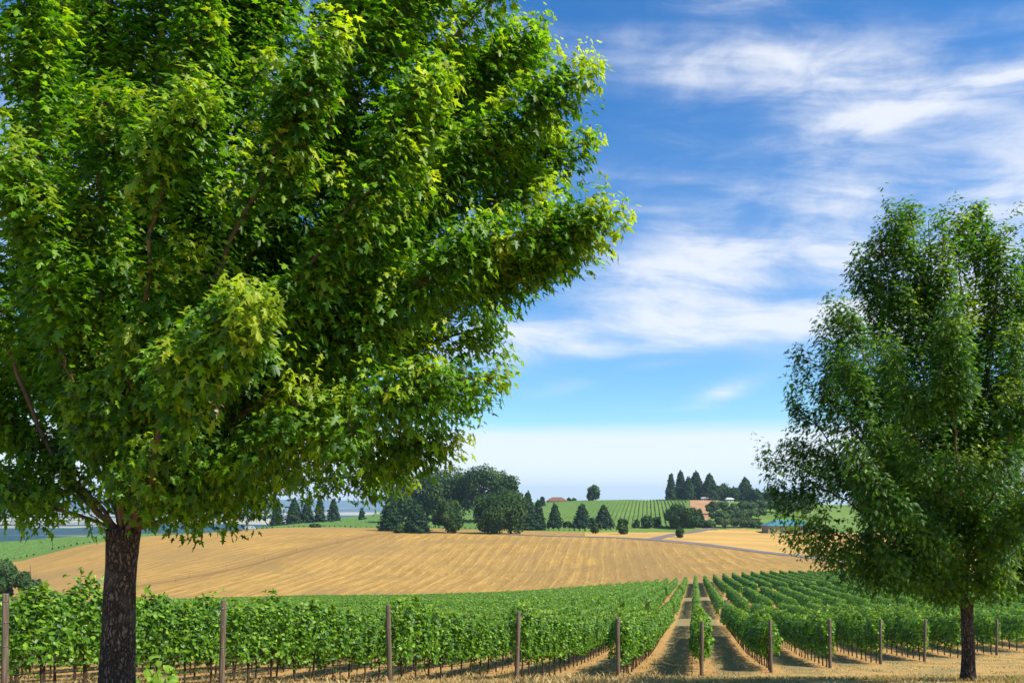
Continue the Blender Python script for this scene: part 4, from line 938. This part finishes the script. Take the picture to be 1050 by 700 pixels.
# ================================================================ buildings
M['tanwall'] = plain('tanwall', (.36, .27, .17), .9, .15, .5); M['teal'] = plain('teal_roof', (.06, .21, .22), .45, .12, .3, spec=.4)
M['brownroof'] = plain('brown_roof', (.20, .10, .06), .9, .3, .6); M['white'] = plain('white_paint', (.78, .78, .76), .6, .08, .6); M['glass'] = plain('window_glass', (.03, .04, .05), .15, .1, 1, spec=.6)
M['dark'] = plain('dark_door', (.07, .05, .04), .7, .2, 1); M['rubber'] = plain('rubber', (.015, .015, .015), .8, .1, 3)
def hiproof(L_, W_, z0, hgt, ov, ridge):
    a, b = L_/2+ov, W_/2+ov; rg = L_/2-ridge
    vs = [(-a, -b, z0), (a, -b, z0), (a, b, z0), (-a, b, z0), (-a, -b, z0+.25), (a, -b, z0+.25), (a, b, z0+.25), (-a, b, z0+.25), (-rg, 0, z0+hgt), (rg, 0, z0+hgt)]
    return vs, [(3, 2, 1, 0), (0, 1, 5, 4), (1, 2, 6, 5), (2, 3, 7, 6), (3, 0, 4, 7), (4, 5, 9, 8), (5, 6, 9), (6, 7, 8, 9), (7, 4, 8)]
def house(name, px, Y, L_, W_, H_, RH, wallm, roofm, label, rz=0, ridge=4, nwin=4, cat='building'):
    x, y = WY(px, Y); z = min(h1(x-L_/2, y), h1(x+L_/2, y), h1(x, y-W_/2))
    root = empty(name, (x, y, z), rz, label, cat)
    mb = MB(); mb.box((0, 0, H_/2-.6), (L_, W_, H_+1.2)); mb.build('wall', wallm, root)
    mb = MB(); mb.add(*hiproof(L_, W_, H_+.005, RH, .8, ridge)); mb.build('roof', roofm, root)
    for k in range(nwin):
        wx = -L_/2+L_*(k+.5)/nwin
        if k == nwin//2:
            mb = MB(); mb.box((wx, -W_/2-.05, 1.3), (1.6*H_/4, .10, 2.5)); d = mb.build('door', M['dark'], root)
            mb = MB(); mb.box((wx+.5, -W_/2-.14, 1.2), (.1, .08, .3)); mb.build('handle', M['wire'], d); continue
        mb = MB(); mb.box((wx, -W_/2-.03, H_*.55), (1.7, .06, 1.4)); w_ = mb.build('window', M['glass'], root)
        mb = MB()
        for dx_, dz_, sx_, sz_ in ((-.92, 0, .14, 1.7), (.92, 0, .14, 1.7), (0, .78, 1.7, .14), (0, -.78, 1.7, .14)): mb.box((wx+dx_, -W_/2-.06, H_*.55+dz_), (sx_, .12, sz_))
        mb.build('frame', M['white'], w_)
    return root
house('farm_building', 808, 535, 31, 14, 5.0, 4.0, M['tanwall'], M['teal'], 'tan farm building with a turquoise hipped roof beside the right maple', 0, 6, 5)
house('house', 571, 838, 20, 11, 1.5, 4.3, M['tanwall'], M['brownroof'], 'brown roofed house showing over the green hill, left of the lone tree', .1, 5, 3, 'house')
house('house', 722, 845, 6.5, 6, 2.4, 1.6, M['white'], M['white'], 'small white house under the ridge conifers above the orange soil', 0, 1.5, 3, 'house')
house('house', 748, 835, 7, 6, 2.4, 1.6, M['white'], M['white'], 'small white house under the round ridge tree, right of the other white one', 0, 1.5, 3, 'house')
# van and car on the field crest
def vehicle(name, px, Y, L_, W_, H_, paint, label, rz, boxy, cat):
    x, y = WY(px, Y); root = empty(name, (x, y, h1(x, y)+.02), rz, label, cat)
    if boxy: prof = [(-L_/2, .5), (-L_/2, H_*.96), (-L_/2+.15, H_), (L_*.24, H_), (L_*.38, H_*.62), (L_/2-.08, H_*.5), (L_/2, .85), (L_/2, .5)]
    else: prof = [(-L_/2, .45), (-L_/2+.05, H_*.62), (-L_*.36, H_*.66), (-L_*.24, H_), (L_*.08, H_), (L_*.22, H_*.66), (L_*.46, H_*.56), (L_/2, .7), (L_/2, .42)]
    n = len(prof); vs = []
    for s in (-1, 1):
        for a, b in prof: vs.append((a, s*W_/2*(1-.10*max(0, b/H_-.6)), b))
    fs = [tuple(range(n)), tuple(range(2*n-1, n-1, -1))]+[(i, i+n, (i+1) % n+n, (i+1) % n) for i in range(n)]
    mb = MB(); mb.add(vs, fs); mb.build('body', paint, root)
    for s in (-1, 1):
        mb = MB(); mb.box((0 if not boxy else L_*.2, s*(W_/2-.02), H_*.76), (L_*.28 if not boxy else L_*.16, .08, H_*.2)); mb.build('window', M['glass'], root)
        for q in (-.31, .32):
            mb = MB(); mb.tube([(L_*q, s*(W_/2-.22), .36), (L_*q, s*(W_/2+.02), .36)], .36, 14); w_ = mb.build('wheel', M['rubber'], root)
            mb = MB(); mb.tube([(L_*q, s*(W_/2+.02), .36), (L_*q, s*(W_/2+.05), .36)], .2, 10); mb.build('rim', M['wire'], w_)
        mb = MB(); mb.box((L_/2+.005, s*W_*.34, .78), (.06, .34, .2)); mb.build('headlight', M['white'], root)
M['silver'] = plain('silver_paint', (.42, .44, .46), .35, .06, 1, spec=.6)
vehicle('parked_van', 257, 498, 6.0, 2.1, 2.4, M['silver'], 'silver van parked on the crest of the golden field', .15, True, 'van')
M['greypaint'] = plain('grey_paint', (.16, .18, .20), .35, .1, 1, spec=.6)
vehicle('parked_car', 248, 503, 4.5, 1.8, 1.5, M['greypaint'], 'grey car parked beside the silver van on the field crest', .1, False, 'car')
# utility pole on the left green slope
x, y = WY(54, 455); root = empty('utility_pole', (x, y, h1(x, y)), .3, 'thin utility pole on the green slope at left, against the blue valley', 'pole')
mb = MB(); mb.tube([(0, 0, -1), (0, 0, 13.5)], [.17, .11], 8); mb.build('pole', M['post'], root)
mb = MB(); mb.box((0, -.16, 12.6), (2.4, .1, .12)); mb.build('crossarm', M['post'], root)
for q in (-1, 0, 1):
    mb = MB(); mb.tube([(q, -.16, 12.67), (q, -.16, 12.95)], [.06, .04], 6); mb.build('insulator', M['white'], root)
# thin stakes along the fold in the field
for k, (px, py) in enumerate([(180, 597), (194, 592), (232, 583), (271, 574), (280, 571), (304, 565), (325, 560), (346, 556), (372, 552)]):
    Y = solveY(px, py, 232, 470); x = (px-CX)/FPX*Y
    mb = MB(); mb.tube([(0, 0, -.3), (.02, 0, .9), (0, .03, 1.75)], [.05, .045, .04], 6, jit=.05); o = mb.build('field_stake', M['post'], None, (x, Y, h1(x, Y)))
    tag(o, 'thin wooden stake in the golden field, %s from the left along the fold' % ORD[k], 'stake', 'stakes along the fold of the field')

# ================================================================ close small things
# long shoot standing above the second row
best = min((o for o in col.objects if o.name.startswith('grapevine') and o.type == 'EMPTY'), key=lambda o: abs(CX+FPX*o.location.x/o.location.y-66)+ (0 if o.location.y < 21 else 500))
def sprig(pts, n, size, seed, mat=None, name='shoot', parent=None, width=.10):
    r = np.random.default_rng(seed); c = bez(pts, 14)
    k = r.integers(2, 14, n); P = c[np.minimum(k, 13)]+r.normal(size=(n, 3))*width*.6; V, F, tn = leaves(P, r.normal(size=(n, 3))*.5+np.array([.5, -.6, .5]), r.normal(size=(n, 3))*.6+np.array([0, 0, -.9]), size*r.uniform(.6, 1.15, n), 'vine', r)
    v2, f2 = frustums(c[:-1], c[1:], np.full(13, .006), np.full(13, .005), 4)
    me = mesh_np(name, np.concatenate([V, v2]), [F, f2+len(V)], {'tint': np.r_[np.repeat(r.uniform(.3, .9, n), tn), np.zeros(len(v2))], 'young': np.r_[np.repeat(r.uniform(0, .4, n), tn), np.zeros(len(v2))]}, mi=[0]*len(F)+[1]*len(f2))
    return link(name, me, [mat or M['vine_leaf'], M['vine_bark']], parent)
sprig([(0, 0, 1.8), (.03, -.05, 2.1), (.0, -.05, 2.45)], 16, .15, 3, parent=best, width=.09)
for px, Y, lb in ((160, 12.3, 'leafy green vine sucker on dry grass just right of the near maple trunk'), (172, 13.0, 'small leafy sucker right of the larger one near the maple trunk')):
    x, y = WY(px, Y); z = h1(x, y)
    o = sprig([(0, 0, 0), (.05, -.03, .3), (-.06, 0, .52)], 34 if px == 160 else 16, .15, int(px), name='vine_sucker', width=.22 if px == 160 else .12); o.location = (x, y, z)
    tag(o, lb, 'plant', 'leafy suckers by the maple trunk')
# dry grass and low weeds
r = np.random.default_rng(5)
def grass(name, n, yr, pxr, hgt, mat, seed, near_rows=False, wd=.006):
    r = np.random.default_rng(seed)
    Y = np.exp(r.uniform(math.log(yr[0]), math.log(yr[1]), n)); px = r.uniform(*pxr, n); x = (px-CX)/FPX*Y
    nsz = (np.sin(x*1.7+Y*.9)+np.sin(x*.6-Y*1.9+2)+np.sin(x*4.1+1)*.6)
    keep = nsz > r.normal(size=n)*.8-.2; x, Y = x[keep], Y[keep]
    # gather into tufts
    x += r.normal(size=len(x))*.04; z = hz(x, Y)-.02; n = len(x)
    h = hgt*r.uniform(.35, 1.25, n)*(1+.3*np.clip(nsz[keep], -1, 2)*.5); a = r.uniform(0, 2*pi, n); ln = r.uniform(.2, .9, n)*h
    w = (wd+.00035*Y)*r.uniform(.7, 1.3, n); b = r.uniform(0, 2*pi, n)
    A = np.stack([x-np.cos(b)*w, Y-np.sin(b)*w, z], -1); B = np.stack([x+np.cos(b)*w, Y+np.sin(b)*w, z], -1)
    C = np.stack([x+np.cos(a)*ln*.35+np.cos(b)*w*.6, Y+np.sin(a)*ln*.35+np.sin(b)*w*.6, z+h*.6], -1); Dd = np.stack([x+np.cos(a)*ln, Y+np.sin(a)*ln, z+h], -1)
    V = np.stack([A, B, C, Dd], 1).reshape(-1, 3); i = np.arange(n)*4; F = np.concatenate([np.stack([i, i+1, i+2], -1), np.stack([i, i+2, i+3], -1)])
    t = np.repeat(np.clip(.5+r.normal(size=n)*.25, 0, 1), 4)
    tag(link(name, mesh_np(name, V, F, {'tint': t, 'young': np.zeros(len(t))}), mat), kind='stuff')
M['straw'] = leaf_mat('straw', (.30, .20, .08), (.48, .34, .15), (.66, .52, .27), trans=.2, rough=.8, spec=.1, tscale=.55)
M['weed'] = leaf_mat('weed', (.05, .10, .02), (.09, .16, .03), (.17, .24, .05), trans=.25, rough=.7)
grass('dry_grass', 150000, (11.5, 55), (-160, 1200), .075, M['straw'], 1, wd=.002)
grass('dry_grass', 14000, (11.5, 45), (-160, 700), .16, M['straw'], 2, wd=.002)
grass('green_weeds', 14000, (12, 60), (-160, 1200), .08, M['weed'], 3, wd=.005)
